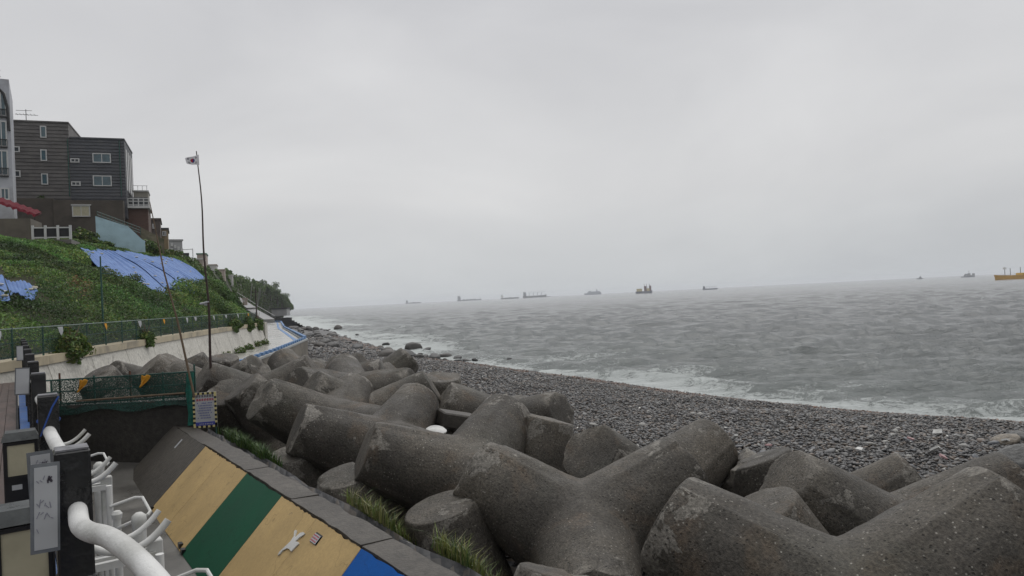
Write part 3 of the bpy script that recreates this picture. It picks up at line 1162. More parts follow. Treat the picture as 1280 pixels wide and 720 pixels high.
# white bird plaque and small framed notice fixed on the slope
BIRD = [(8.808, .846), (8.83, .889), (8.795, .967), (8.756, 1.054), (8.77, 1.123), (8.853, 1.168), (8.844, 1.192), (8.804, 1.19), (8.748, 1.129), (8.722, 1.111), (8.678, 1.195), (8.617, 1.221), (8.559, 1.22), (8.568, 1.196), (8.62, 1.144), (8.648, 1.086), (8.566, 1.101), (8.524, 1.088), (8.548, 1.032), (8.563, .973), (8.649, .981), (8.72, .971), (8.78, .921), (8.786, .869)]
ub = Vector((0, 1, 0))
us = Vector((sxn, 0, szn))
nn = Vector((nxn, 0, nzn))
o = thing('bird_plaque', 'white cut-out of a flying seabird fixed on the tan painted slope', 'plaque', UV(8.7, 1.93, 2.4), RZ)
m = MB()
m.prism([(s - 1.0, -(u - 8.7)) for u, s in BIRD], us, -ub, us * 1.0 + nn * .03, .015)
m.build('plaque_face', MAT['white'], o)
m = MB()
m.prism([(-.05, -.03), (.05, -.03), (.05, .03), (-.05, .03)], us, -ub, us * 1.05 + nn * .008, .024)
m.build('mount', MAT['black'], o)
o = thing('small_notice', 'small white notice with red print in a dark frame beside the bird plaque', 'notice', UV(8.24, 1.93, 2.4), RZ)
m = MB()
m.prism([(-.065, -.105), (.065, -.105), (.065, .105), (-.065, .105)], us, -ub, us * 1.245 + nn * .013, .015)
m.build('backing', MAT['black'], o)
m = MB()
m.prism([(-.052, -.09), (.052, -.09), (.052, .09), (-.052, .09)], us, -ub, us * 1.24 + nn * .0285, .003)
m.build('sheet', MAT['paper'], o)
m = MB()
for q in range(3):
    for w_ in range(5):
        m.prism([(-.006, -.010), (.010, -.010), (.010, .008), (-.006, .008)], us, -ub, us * (1.27 - q * .032) - ub * (-.07 + w_ * .033) + nn * .0318, .0015)
m.build('print', MAT['inkred'], o)['kind'] = 'stuff'
o = thing('paper_strip', 'short white strip stuck on the bare concrete bay', 'strip', UV(16.6, 1.93, 2.4), RZ)
m = MB()
m.prism([(-.11, -.05), (.11, -.05), (.11, .05), (-.11, .05)], us, -ub, us * 1.18 + nn * .014, .006)
m.build('strip_face', MAT['paper'], o)

# ------------------------------------------------------------------ wall across the channel, net fence on it
cw = thing('cross_wall', 'dark stained concrete wall closing the channel beside the sloping sea wall', 'wall', (-9.6, 16.5, 2.3))
m = MB()
m.box(-2.4, 2.22, 0, .4, -.3, 1.62)
m.build('wall_body', MAT['darkconc'], cw)
m = MB()
m.box(-2.4, 2.24, -.06, .44, 1.623, 1.72)
m.build('wall_cap', MAT['conc'], cw)

nf = thing('net_fence', 'low fence of steel rails with dark green net on the channel wall', 'fence', (-9.2, 16.55, 4.02))
m = None
for x, mt, h in ((-1.42, 'rust', .75), (-.62, 'greensteel', .66), (.22, 'rust', .72), (.98, 'greensteel', .66), (1.72, 'greensteel', .8), (-1.62, 'greensteel', .6), (-1.95, 'greensteel', .6)):
    m = MB()
    m.tube([(x, 0, -.02), (x, 0, h)], .022, 8)
    m.build('post', MAT[mt], nf, smooth=True)
for h, r_ in ((.60, .018), (.32, .015), (.04, .02)):
    m = MB()
    m.tube([(-2.2, -.02, h - .015), (-1, -.02, h), (.4, -.02, h + .01), (1.75, -.02, h + .035)], r_, 8)
    m.build('rail', MAT['greensteel'], nf, smooth=True)
n_x, n_z = 60, 16
vs = []
for j in range(n_z + 1):
    for i in range(n_x + 1):
        x = -1.55 + 3.28 * i / n_x
        f = j / n_z
        z = .61 - f * .78 - .05 * math.sin(x * 4.0) * f * f + (x + 1.5) * .01
        y = -.06 - .06 * f + .035 * math.sin(x * 7 + f * 3) * f - .30 * max(0, f - .75)
        vs.append((x, y, z))
fs = [(j * (n_x + 1) + i, j * (n_x + 1) + i + 1, (j + 1) * (n_x + 1) + i + 1, (j + 1) * (n_x + 1) + i) for j in range(n_z) for i in range(n_x)]
m = MB()
m.add(vs, fs)
m.build('net', MAT['net'], nf, smooth=80)
m = MB()
for q in range(5):
    a_ = q * 1.25
    m.tube([(1.68 + .05 * math.cos(a_), -.12 + .05 * math.sin(a_), .62), (1.66 + .06 * math.cos(a_ + .6), -.16 + .05 * math.sin(a_), .2), (1.70 + .05 * math.cos(a_ + 1), -.2 + .05 * math.sin(a_), -.2), (1.76 + .08 * math.cos(a_ + 2), -.24, -.58)], [.03, .045, .05, .06], 8)
m.build('gathered_net', surf('green_net_bunch', (.012, .10, .075), .4, 14, .7, .8, 30, .02), nf, smooth=True)
o = MB().tube([(-.95, -.16, .10), (.4, -.17, .135), (1.55, -.15, .16)], .022, 8).build('bamboo_pole', MAT['bamboo'], smooth=True)
o.location = (-9.2, 16.55, 4.02)
tag(o, 'weathered bamboo pole lying along the foot of the net fence', 'pole')
for x, z, w_, dz, lab in ((-9.97, 4.60, .15, -.27, 'yellow cloth tied to the rail nearer the black posts'), (-8.53, 4.63, .17, -.26, 'yellow cloth tied to the rail nearer the warning sign')):
    rs_ = random.Random(int(-x * 10))
    vs = []
    for j in range(9):
        for i in range(7):
            f, g_ = j / 8, i / 6 - .5
            ww = w_ * (1 - .55 * f + .2 * math.sin(f * 5))
            vs.append((g_ * ww - .07 * f * (1 + f), -.05 - .03 * math.sin(g_ * 9 + f * 4), dz * f + .02 * math.sin(g_ * 8)))
    fs = [(j * 7 + i, j * 7 + i + 1, j * 7 + 8 + i, j * 7 + 7 + i) for j in range(8) for i in range(6)]
    o = MB().add(vs, fs).build('cloth', MAT['yellowcloth'], smooth=80)
    sm = o.modifiers.new('thick', 'SOLIDIFY')
    sm.thickness = .008
    o.location = (x, 16.45, z)
    tag(o, lab, 'cloth', 'yellow cloths on the net fence')
o = MB().box(-.06, -.005, -.05, .05, -.8, .1).box(.005, .06, -.05, .05, -.8, .08).build('cream_pipe_pair', MAT['cream'], bevel=.01)
o.location = (-10.55, 16.2, 4.0)
tag(o, 'pair of cream upright ducts fixed at the end of the channel wall', 'duct')

# warning sign with hazard border
sg = thing('warning_sign', 'white warning sign with black and yellow striped border and blue foot band', 'sign', (-7.12, 16.2, 3.33), R(12))
sg.scale = (1.08, 1.08, 1.08)
W_, H_ = .47, .74
m = MB()
m.box(-W_ / 2, W_ / 2, 0, .02, .06, .06 + H_)
bd = m.build('board', MAT['paper'], sg)
m = MB()
m.tube([(-.2, .03, -.3), (-.2, .03, .8)], .015, 6)
m.build('leg', MAT['greensteel'], sg)
m = MB()
m.tube([(.2, .03, -.3), (.2, .03, .8)], .015, 6)
m.build('leg', MAT['greensteel'], sg)
per = []
bw = .045


def stripe(m, x0, x1, z0, z1, mi, d=.004):
    m.box(x0, x1, -d, -.0005, z0, z1, mi)


m = MB()
n = 10
for i in range(n):
    x0 = -W_ / 2 + W_ * i / n
    stripe(m, x0, x0 + W_ / n, .06, .06 + bw, i % 2)
    stripe(m, x0, x0 + W_ / n, .06 + H_ - bw, .06 + H_, (i + 1) % 2)
n = 14
for i in range(n):
    z0 = .06 + bw + (H_ - 2 * bw) * i / n
    z1 = z0 + (H_ - 2 * bw) / n
    stripe(m, -W_ / 2, -W_ / 2 + bw, z0, z1, i % 2)
    stripe(m, W_ / 2 - bw, W_ / 2, z0, z1, (i + 1) % 2)
m.build('hazard_border', [MAT['hazyellow'], MAT['black']], bd)
m = MB()
stripe(m, -W_ / 2 + bw, W_ / 2 - bw, .06 + bw + .002, .06 + bw + .075, 0)
m.build('foot_band', MAT['inkblue'], bd)
rs_ = random.Random(4)


def glyphs(z, h, x0, x1, mat, gap=.35):
    m = MB()
    x = x0
    while x < x1:
        w = h * .9
        if rs_.random() > .12:
            for q in range(3):
                zz = z + h * (q / 3)
                m.box(x + w * rs_.uniform(0, .2), x + w * rs_.uniform(.7, 1), -.006, -.0045, zz, zz + h * .2)
            m.box(x + w * .6, x + w * .8, -.006, -.0045, z, z + h)
        x += w * (1 + gap)
    m.build('lettering', mat, bd)['kind'] = 'stuff'


glyphs(.70, .052, -.17, .16, MAT['ink'], .1)
glyphs(.625, .05, -.165, .16, MAT['inkred'], .12)
for i in range(7):
    glyphs(.565 - i * .052, .026, -.15 + .02 * (i % 3), .14 - .02 * (i % 2), MAT['inkblue'], .3)
glyphs(.125, .03, -.12, .13, MAT['paper'], .3)

# ------------------------------------------------------------------ white curved-arm racks in the channel
def rack(u, label, full=True):
    r_ = thing('exercise_rack', label, 'exercise rack', UV(u, .62 - .025 * u, 2.4), RZ, 'white racks standing in the channel')
    top = 2.29
    for yy, dx, dz in ((-.10, .0, .0), (.10, -.05, .03)):
        pts = []
        for q in range(15):
            f = q / 14 * 2 - 1
            pts.append((.20 * f + dx * .5 - .03, yy * .7 + .02 * f, top + .02 + dz + .12 * abs(f) ** 2.0 * (1 if f > 0 else .6)))
        rr = [.016] * 15 if yy > 0 else [.021] * 15
        MB().tube(pts, rr, 12).build('curved_arm', MAT['white'], r_, smooth=True)
    MB().box(.06, .14, -.04, .04, 0, top + .035).build('post', MAT['white'], r_, bevel=.006)
    MB().bar((-.28, -.05, top - .04), (.10, -.05, top - .04), .035, .04).bar((-.28, .05, top - .04), (.10, .05, top - .04), .035, .04).build('cross_bar', MAT['white'], r_)
    if full:
        MB().lathe([(.0, -.0), (.042, 0), (.042, top - .02), (.046, top - .0), (.042, top + .03), (.02, top + .05), (.0, top + .052)], (.10, .62, 0), 14).build('round_post', MAT['white'], r_, smooth=True)
        MB().tube([(-.02, 1.08, 0), (-.02, 1.08, top + .16)], .020, 10).build('slim_post', MAT['white'], r_, smooth=True)
        MB().tube([(.0, .86, 0), (.0, .86, top - .02)], .024, 10).lathe([(.0, 0), (.03, .0), (.034, .03), (.02, .05), (0, .055)], (.0, .86, top - .02), 10).build('slim_post', MAT['white'], r_, smooth=True)
        MB().tube([(-.02, 1.06, top + .02), (.13, 1.02, top + .06), (.17, .98, top + .06), (.19, .80, top + .0), (.17, .76, top - .01), (.0, .84, top - .08)], .011, 8).build('loop_handle', MAT['white'], r_, smooth=True)
    MB().box(-.36, -.28, -.05, .05, 0, top - .02).build('post', MAT['white'], r_, bevel=.006)
    for z in (.5, 1.25, 1.6, 1.8):
        MB().box(-.30, .08, -.012, .012, z, z + .10).build('slat', MAT['white'], r_)
    MB().box(-.42, .33, -.2, .5, -.02, .03).build('base_plate', MAT['white'], r_)
    return r_


rack(4.55, 'white steel rack with curved arms and loop handle next to the nearest black post')
rack(6.62, 'white steel rack with curved arms, the middle one of three in the channel')
rack(8.5, 'white steel rack with curved arms farthest along, near the dark cross wall', False)
rack(2.75, 'white steel rack under the bend of the white pipe, only its handle showing')
o = MB().box(-.22, .22, -.14, .14, 0, .015).build('drain_cover', MAT['black'])
o.location = UV(10.9, 1.35, 2.402)
o.rotation_euler = (0, 0, RZ)
tag(o, 'dark drain cover set in the wet channel floor', 'drain cover')

# ------------------------------------------------------------------ flag on a bamboo pole, leaning pole
fp = thing('flagpole', 'tall thin bamboo pole flying a small national flag among the tetrapods', 'flagpole', (-8.22, 19.0, 2.6))
pts, rr = [], []
for q in range(25):
    f = q / 24
    pts.append((.02 + .07 * math.sin(f * 4.2) + .02 * math.sin(f * 17), .03 * math.sin(f * 9), f * 7.75))
    rr.append(.045 * (1 - .72 * f))
o = MB().tube(pts, rr, 10).build('pole', MAT['bamboodark'], fp, smooth=True)
MB().tube([(-.12, -.03, 3.65), (.0, -.05, 3.66), (.12, -.03, 3.7)], .03, 6).lathe([(.0, 0), (.05, 0), (.05, .1), (0, .1)], (.02, 0, 3.6), 8).build('clamp', MAT['paper'], fp)
t = NT('flag_cloth')
# flag: grid whose faces take the print's colours
FW, FH, nx, nz_ = .42, .28, 72, 48
vs, fs, mi = [], [], []


def bars(x, y, broken):
    return None


def flag_col(x, y):
    """x along the fly, y up, both centred; returns 0 white 1 red 2 blue 3 black"""
    r_ = math.hypot(x, y)
    R_ = .07
    if r_ < R_:
        a_ = math.atan2(2, 3)
        xr = x * math.cos(a_) + y * math.sin(a_)
        yr = -x * math.sin(a_) + y * math.cos(a_)
        red = yr > 0
        if math.hypot(xr - R_ / 2, yr) < R_ / 2:
            red = False
        if math.hypot(xr + R_ / 2, yr) < R_ / 2:
            red = True
        return 1 if red else 2
    for sx_, sy_, pat in ((-1, 1, '111'), (1, -1, '000'), (-1, -1, '101'), (1, 1, '010')):
        cx, cy = sx_ * .116, sy_ * .077
        l_ = math.hypot(cx, cy)
        dx, dy = cx / l_, cy / l_
        al_ = (x - cx) * dx + (y - cy) * dy
        ac = -(x - cx) * dy + (y - cy) * dx
        for b_ in range(3):
            if abs(al_ - (b_ - 1) * .0175) < .0068 and abs(ac) < .035:
                if pat[b_] == '0' and abs(ac) < .004:
                    return 0
                return 3
    return 0


for j in range(nz_ + 1):
    for i in range(nx + 1):
        f, g_ = i / nx, j / nz_
        x = -.012 - f * FW * (.90 - .16 * (1 - g_) * f)
        z = 7.35 + g_ * FH * (1 - .22 * f) + .06 * f * (1 - g_) - .02 * f
        y = -.035 * math.sin(f * 8.0 + g_ * 1.5) * (.3 + f)
        vs.append((x + .02, y, z + .02))
for j in range(nz_):
    for i in range(nx):
        fs.append((j * (nx + 1) + i, j * (nx + 1) + i + 1, (j + 1) * (nx + 1) + i + 1, (j + 1) * (nx + 1) + i))
        mi.append(flag_col(-(i + .5) / nx * FW + FW / 2, (j + .5) / nz_ * FH - FH / 2))
m = MB()
m.v, m.f, m.mi = vs, fs, mi
m.build('flag', [surf('flag_white', (.66, .66, .68), .04, 3, .7, .1, 90), surf('flag_red', (.40, .02, .04), .1, 3, .7, .1), surf('flag_blue', (.02, .04, .20), .1, 3, .7, .1), MAT['ink']], fp, smooth=80)

lp = MB()
pts = [at(243, 497, 16.1), at(233, 452, 16.1), at(222, 402, 16.12), at(205, 340, 16.15), at(196, 295, 16.2), at(187, 252, 16.2)]
o0 = pts[0].copy()
lp.tube([p - o0 for p in pts], [.028, .026, .023, .018, .014, .009], 8)
o = lp.build('leaning_pole', MAT['bamboo'], smooth=True)
o.location = o0
tag(o, 'bare reddish bamboo pole leaning over the net fence beside the warning sign', 'pole')

# ------------------------------------------------------------------ white retaining wall and green fence on it
MAT['wallwhite'] = None
t, v, col, nr = concrete_mat('pale_wall_concrete', (.48, .46, .41), (.66, .64, .58), 0.0)
dr = t.ramp(t.noise(v, 2.2, 8, .7, .4), (.56, 0.0), (.68, .75))
col = t.mix(dr, col, (.13, .12, .105))
MAT['wallwhite'] = t.done(col, .6, nr, .3)
MAT['copecream'] = surf('cream_coping', (.44, .38, .27), .12, 1.2, .55, .2, 30, .01, dirt=(.25, .22, .17), dscale=.7)
MAT['crack'] = surf('dark_crack', (.05, .045, .035), .3, 6, .8, .2)
RW = [(-13.6, 14.6), (-14.7, 21.7), (-15.74, 25.75), (-18.05, 36.24), (-20.0, 47.5), (-22.88, 64.2)]


def rw(y, off=0.0):
    x = float(np.interp(y, [p[1] for p in RW], [p[0] for p in RW]))
    return Vector((x + off * .985, y + off * .17, 0))


wall = thing('retaining_wall', 'long pale battered concrete wall with cream coping at the foot of the green slope', 'retaining wall', (-18, 36, 2.8))
B0 = Vector((-18, 36, 2.8))
yy = [14.6, 18.6, 22.6, 26.6, 30.6, 34.6, 38.6, 42.6, 46.6, 50.6, 54.6, 58.6, 61.6, 64.2]
for y0, y1 in zip(yy[:-1], yy[1:]):
    a0, a1 = rw(y0 + .02, .75), rw(y1 - .02, .75)
    c0, c1 = rw(y0 + .02, .05), rw(y1 - .02, .05)
    d0, d1 = rw(y0 + .02, -.6), rw(y1 - .02, -.6)
    zb, zt = 2.2, 4.62
    m = MB()
    m.hexa([Vector((p.x, p.y, z)) - B0 for p, z in ((d0, zb), (a0, zb), (a1, zb), (d1, zb), (d0, zt), (c0, zt), (c1, zt), (d1, zt))])
    m.build('wall_panel', MAT['wallwhite'], wall)
    m = MB()
    c0, c1 = rw(y0 + .005, .12), rw(y1 - .005, .12)
    d0, d1 = rw(y0 + .005, -.62), rw(y1 - .005, -.62)
    m.hexa([Vector((p.x, p.y, z)) - B0 for p, z in ((d0, 4.622), (c0, 4.622), (c1, 4.622), (d1, 4.622), (d0, 4.9), (c0, 4.9), (c1, 4.9), (d1, 4.9))])
    m.build('coping', MAT['copecream'], wall)
m = MB()
e0, e1 = rw(64.22, .4), Vector((-33, 69, 0))
m.hexa([Vector((p.x, p.y, z)) - B0 for p, z in ((e0, 2.2), (Vector((-33, 69.4, 0)), 2.2), (Vector((-33, 70, 0)), 2.2), (rw(64.8, .4), 2.2), (e0, 4.9), (Vector((-33, 69.4, 0)), 4.9), (Vector((-33, 70, 0)), 4.9), (rw(64.8, .4), 4.9))])
m.build('end_panel', MAT['wallwhite'], wall)

gf = thing('green_fence', 'long green mesh fence with steel posts along the top of the pale wall', 'fence', (-18, 36, 4.9))
B1 = Vector((-18, 36, 4.9))
y = 14.8
k = 0
fy = []
while y < 63.9:
    fy.append(y)
    y += 2.0
for k, y in enumerate(fy):
    p = rw(y, -.12) + Vector((0, 0, 4.9)) - B1
    MB().tube([p - Vector((0, 0, .02)), p + Vector((0, 0, .95))], .028, 6).build('post', MAT['greensteel'], gf)
    if k + 1 < len(fy):
        q = rw(fy[k + 1], -.12) + Vector((0, 0, 4.9)) - B1
        for h in (.1, .5, .92):
            MB().bar(p + Vector((0, 0, h)), q + Vector((0, 0, h)), .028).build('rail', MAT['greensteel'] if h < .9 else bpy.data.materials.get('pale_rail') or surf('pale_rail', (.22, .27, .25), .2, 4, .4), gf)
        m = MB()
        e_ = Vector((.03, 0, 0))
        m.add([p + e_ + Vector((0, 0, .06)), q + e_ + Vector((0, 0, .06)), q + e_ + Vector((0, 0, .9)), p + e_ + Vector((0, 0, .9))], [(0, 1, 2, 3)])
        m.build('mesh_panel', MAT['netdense'], gf)
for i, (y, c, lab) in enumerate(((19.9, 'w', 0), (24.0, 'w', 0), (28.5, 'o', 0), (33.0, 'w', 0), (37.0, 'o', 0), (41.2, 'w', 0), (43.0, 'w', 0), (47.5, 'w', 0), (51.0, 'w', 0), (55, 'w', 0), (59, 'o', 0))):
    p = rw(y, -.02) + Vector((0, 0, 5.78))
    m = MB()
    s = .32 if i % 2 else .26
    vs = [(0, -.10, 0), (0, .10, 0), (.03, .08, -s * .5), (.04, .0, -s), (.02, -.06, -s * .55)]
    m.add(vs, [(0, 1, 2, 4), (4, 2, 3)])
    o = m.build('pennant', MAT['yellowcloth'] if c == 'o' else MAT['paper'])
    sm = o.modifiers.new('thick', 'SOLIDIFY')
    sm.thickness = .006
    o.location = p
    o.rotation_euler = (0, 0, R(rnd.uniform(-20, 20)))
    if c == 'o':
        tag(o, 'small orange pennant tied to the green fence on the pale wall', 'pennant', 'orange pennants on the green fence')
    else:
        tag(o, 'small white rag tied to the green fence on the pale wall', 'pennant', 'white rags on the green fence')

po = thing('lamp_post', 'slim grey post with one short arm standing behind the green fence', 'post', (-17.9, 31, 4.9))
MB().tube([(0, 0, 0), (0, 0, 3.8)], [.05, .03], 8).build('pole', MAT['greensteel'], po, smooth=True)
MB().tube([(0, 0, 3.05), (.55, -.05, 3.0)], .02, 6).build('arm', MAT['greensteel'], po, smooth=True)

# ------------------------------------------------------------------ green hillside: rows from toe (behind the fence) to crest, then a shelf
TOE = np.array([(-13.4, 6, 4.9), (-15.1, 18, 4.9), (-16.8, 27, 4.9), (-18.6, 35, 4.9), (-20.4, 45, 4.9), (-22.1, 55, 4.9), (-23.5, 62.5, 4.9), (-24.3, 65.5, 4.8), (-27.0, 71, 4.2), (-34, 82, 3.2)], float)
CREST = np.array([(-30, 22, 10.6), (-32, 40, 10.8), (-33.7, 47, 11.3), (-35.7, 55, 11.9), (-36.2, 61, 11.9), (-36.4, 67, 12.1), (-36.2, 73, 12.0), (-36.0, 78, 11.3), (-37.5, 86, 9.9), (-45, 96, 9.0)], float)
BACK = CREST + np.array([(-14, 10, 3.2)]) * np.linspace(1, 1.3, 10)[:, None]


def hill(t, s, rough=True):
    t = np.clip(np.asarray(t, float), 0, 8.999)
    s = np.asarray(s, float)
    i = t.astype(int)
    f = (t - i)[..., None]
    A = TOE[i] * (1 - f) + TOE[i + 1] * f
    B = CREST[i] * (1 - f) + CREST[i + 1] * f
    C = BACK[i] * (1 - f) + BACK[i + 1] * f
    s1 = np.clip(s, 0, 1)[..., None]
    s2 = np.clip(s - 1, 0, 1)[..., None]
    P = A + (B - A) * s1 + (C - B) * s2
    P[..., 2] += np.sin(np.clip(s, 0, 1) * np.pi) * .55
    if rough:
        P[..., 2] += (fbm(P[..., 0] * .22, P[..., 1] * .22, 3, 4) - .5) * 1.5 * np.clip(s * 3, 0, 1)
    return P

HM = surf('hill_soil', (.035, .045, .018), .4, .6, .9, .4, 6, .05, kind='Position', jitter=False, dirt=(.06, .05, .03), dscale=.2)
TT, SS = np.meshgrid(np.linspace(0, 9, 120), np.linspace(0, 2, 60))
HP = hill(TT, SS)
i = np.arange(59)[:, None] * 120 + np.arange(119)[None, :]
FF = np.stack([i, i + 1, i + 121, i + 120], -1).reshape(-1, 4)[:, ::-1]
o = np_mesh('hillside', HP.reshape(-1, 3), FF, HM, smooth=True)
tag(o, kind='structure')
# level path behind the fence and ground under the hill
m = MB()
pa = [rw(y, -.6) for y in yy]
pb = [Vector((x, y, 0)) + Vector((-2.0, -.3, 0)) for x, y, z in TOE[:9]]
vs = [(p.x, p.y, 4.86) for p in pa] + [(-24.0, 66, 4.86), (-30, 66, 4.86)] + [(p.x, p.y, 4.86) for p in reversed(pb[:7])]
m.add(vs, [tuple(range(len(vs)))])
tag(m.build('upper_path', MAT['floor']), kind='structure')

t, c = attr_mat('leaf')
t.b.inputs['Roughness'].default_value = .45
t.l(c, t.b.inputs['Base Color'])
t.b.inputs['Specular IOR Level'].default_value = .35
tr = t.n('ShaderNodeBsdfTranslucent', {'Color': c})
mx = t.n('ShaderNodeMixShader', {'Fac': .25, 1: t.b.outputs[0], 2: tr.outputs[0]})
t.l(mx.outputs[0], t.out.inputs['Surface'])
MAT['leaf'] = t.m


def leaves(name, P, size, up, cols, parent=None, rs=None, asp=.55):
    """one small folded leaf (two triangles) per point"""
    n = len(P)
    d = rs.normal(size=(n, 3))
    d /= np.linalg.norm(d, axis=1)[:, None]
    nn = up + rs.normal(size=(n, 3)) * .65
    nn /= np.linalg.norm(nn, axis=1)[:, None]
    d -= nn * (d * nn).sum(1)[:, None]
    d /= np.linalg.norm(d, axis=1)[:, None] + 1e-9
    b = np.cross(nn, d)
    L_ = size[:, None]
    a0 = P - d * L_ * .5
    a1 = P + d * L_ * .5 - nn * L_ * .12
    s0 = P + b * L_ * asp * .5 + nn * L_ * .1
    s1 = P - b * L_ * asp * .5 + nn * L_ * .1
    V = np.stack([a0, s0, a1, s1], 1).reshape(-1, 3)
    k = np.arange(n)[:, None] * 4
    F = np.concatenate([k + [0, 1, 2], k + [0, 2, 3]], 0)
    return np_mesh(name, V, F, MAT['leaf'], parent, cols=np.repeat(cols, 4, 0))


def green(n, rs, nz, yel=.24):
    c = np.stack([.085 + .0 * nz, .145 + 0 * nz, .034 + 0 * nz], 1) * (.6 + .9 * rs.rand(n)[:, None])
    y_ = rs.rand(n) < yel * np.clip(nz * 2.2 - .4, .1, 2)
    c[y_] = np.array([.19, .215, .055]) * (.6 + .6 * rs.rand(y_.sum())[:, None])
    dk = rs.rand(n) < .22
    c[dk] *= .5
    return c


TARPS = [(3.36, 3.82, .79, .40), (3.82, 4.34, .88, .27), (4.33, 4.80, .90, .31), (4.80, 5.29, .94, .28), (5.29, 5.75, .91, .35), (5.75, 6.22, .94, .37), (6.22, 6.70, .94, .44),
         (1.26, 1.60, .44, .25), (1.61, 1.90, .37, .25)]


def hill_leaves():
    rs = np.random.RandomState(17)
    n = 320000
    t = 1.0 + 7.9 * rs.rand(n) ** .85
    s = rs.rand(n) * 1.18
    k = np.ones(n, bool)
    for t0, t1, sa, sb in TARPS:
        k &= ~((t > t0 - .02) & (t < t1 + .06) & (s < sa + .02) & (s > sb + .01))
    t, s = t[k], s[k]
    n = len(t)
    P = hill(t, s)
    cl = fbm(P[:, 0] * .42, P[:, 1] * .42 + P[:, 2] * .5, 4, 9)
    h = np.clip(cl * 3.4 - 1.0, .05, 2.0)
    P[:, 2] += h * .75 * rs.rand(n) ** .55 * np.clip(1.25 - s, .35, 1)
    P[:, 0] += h * .35 * rs.rand(n)
    dist = np.hypot(P[:, 0], P[:, 1])
    sz = (.045 + .0017 * dist) * (.6 + .9 * rs.rand(n))
    col = green(n, rs, fbm(P[:, 0] * .2, P[:, 1] * .2, 3, 12))
    sp_ = fbm(P[:, 0] * .33 + 9, P[:, 1] * .33 + P[:, 2] * .4, 3, 21)
    col *= (.5 + 1.2 * np.clip((sp_ - .3) / .4, 0, 1))[:, None]
    col[:, 0] *= .66 + .5 * fbm(P[:, 0] * .5, P[:, 1] * .5, 2, 33)
    # a withered orange-brown patch low on the slope
    br = (np.hypot((t - 2.5) / .2, (s - .27) / .05) < 1) & (rs.rand(n) < .4)
    col[br] = np.array([.20, .125, .045]) * (.5 + .8 * rs.rand(br.sum())[:, None])
    up = np.tile(np.array([[.45, -.35, .8]]), (n, 1))
    o = leaves('hillside_vegetation', P, sz, up, col, rs=rs)
    tag(o, 'dense green creepers and weeds covering the slope above the fence', 'vegetation', kind='stuff')


hill_leaves()


def shrub(name, label, c, rad, n, seed, lsz, group=None, drop=0.0, cat='shrub'):
    rs = np.random.RandomState(seed)
    o = thing(name, label, cat, c, 0, group)
    d = rs.normal(size=(n, 3))
    d /= np.linalg.norm(d, axis=1)[:, None]
    lob = 1 + .35 * np.sin(d[:, 0] * 5 + seed) * np.cos(d[:, 2] * 4 + d[:, 1] * 3 + seed)
    P = d * (np.array(rad)[None] * (lob * (.55 + .45 * rs.rand(n) ** .5))[:, None])
    P[:, 2] += rad[2] * .8 - drop
    leaves('foliage', P, lsz * (.6 + .8 * rs.rand(n)), d + [0, 0, .4], green(n, rs, fbm(P[:, 0], P[:, 2], 2, seed), .25), o, rs)
    m = MB()
    for q in range(4):
        a_ = q * 1.7 + seed
        m.tube([(0, 0, -.1), (rad[0] * .3 * math.cos(a_), rad[1] * .3 * math.sin(a_), rad[2] * .5), (rad[0] * .5 * math.cos(a_), rad[1] * .5 * math.sin(a_), rad[2] * 1.1)], [.03, .02, .01], 5)
    m.build('stem', MAT['bamboo'], o)
    return o


for i, (y, rx, rz_, dr, lab) in enumerate(((24.6, .95, .55, .55, 'leafy creeper spilling over the green fence, thickest clump near the black posts'), (33.6, .35, .4, .6, 'small creeper hanging through the green fence beside a wall joint'),
                                           (53, .9, .5, .6, 'leafy creeper bulging over the fence beyond the flagpole'), (58.5, .8, .6, .8, 'leafy creeper trailing down the pale wall near its end'), (62.6, .7, .6, .9, 'leafy creeper at the very end of the pale wall'))):
    p = rw(y, .05)
    shrub('creeper', lab, (p.x, p.y, 5.15), (.45, rx, rz_), int(900 * rx + 300), 40 + i, .13 + .0012 * y, 'creepers over the fence', dr, 'creeper')

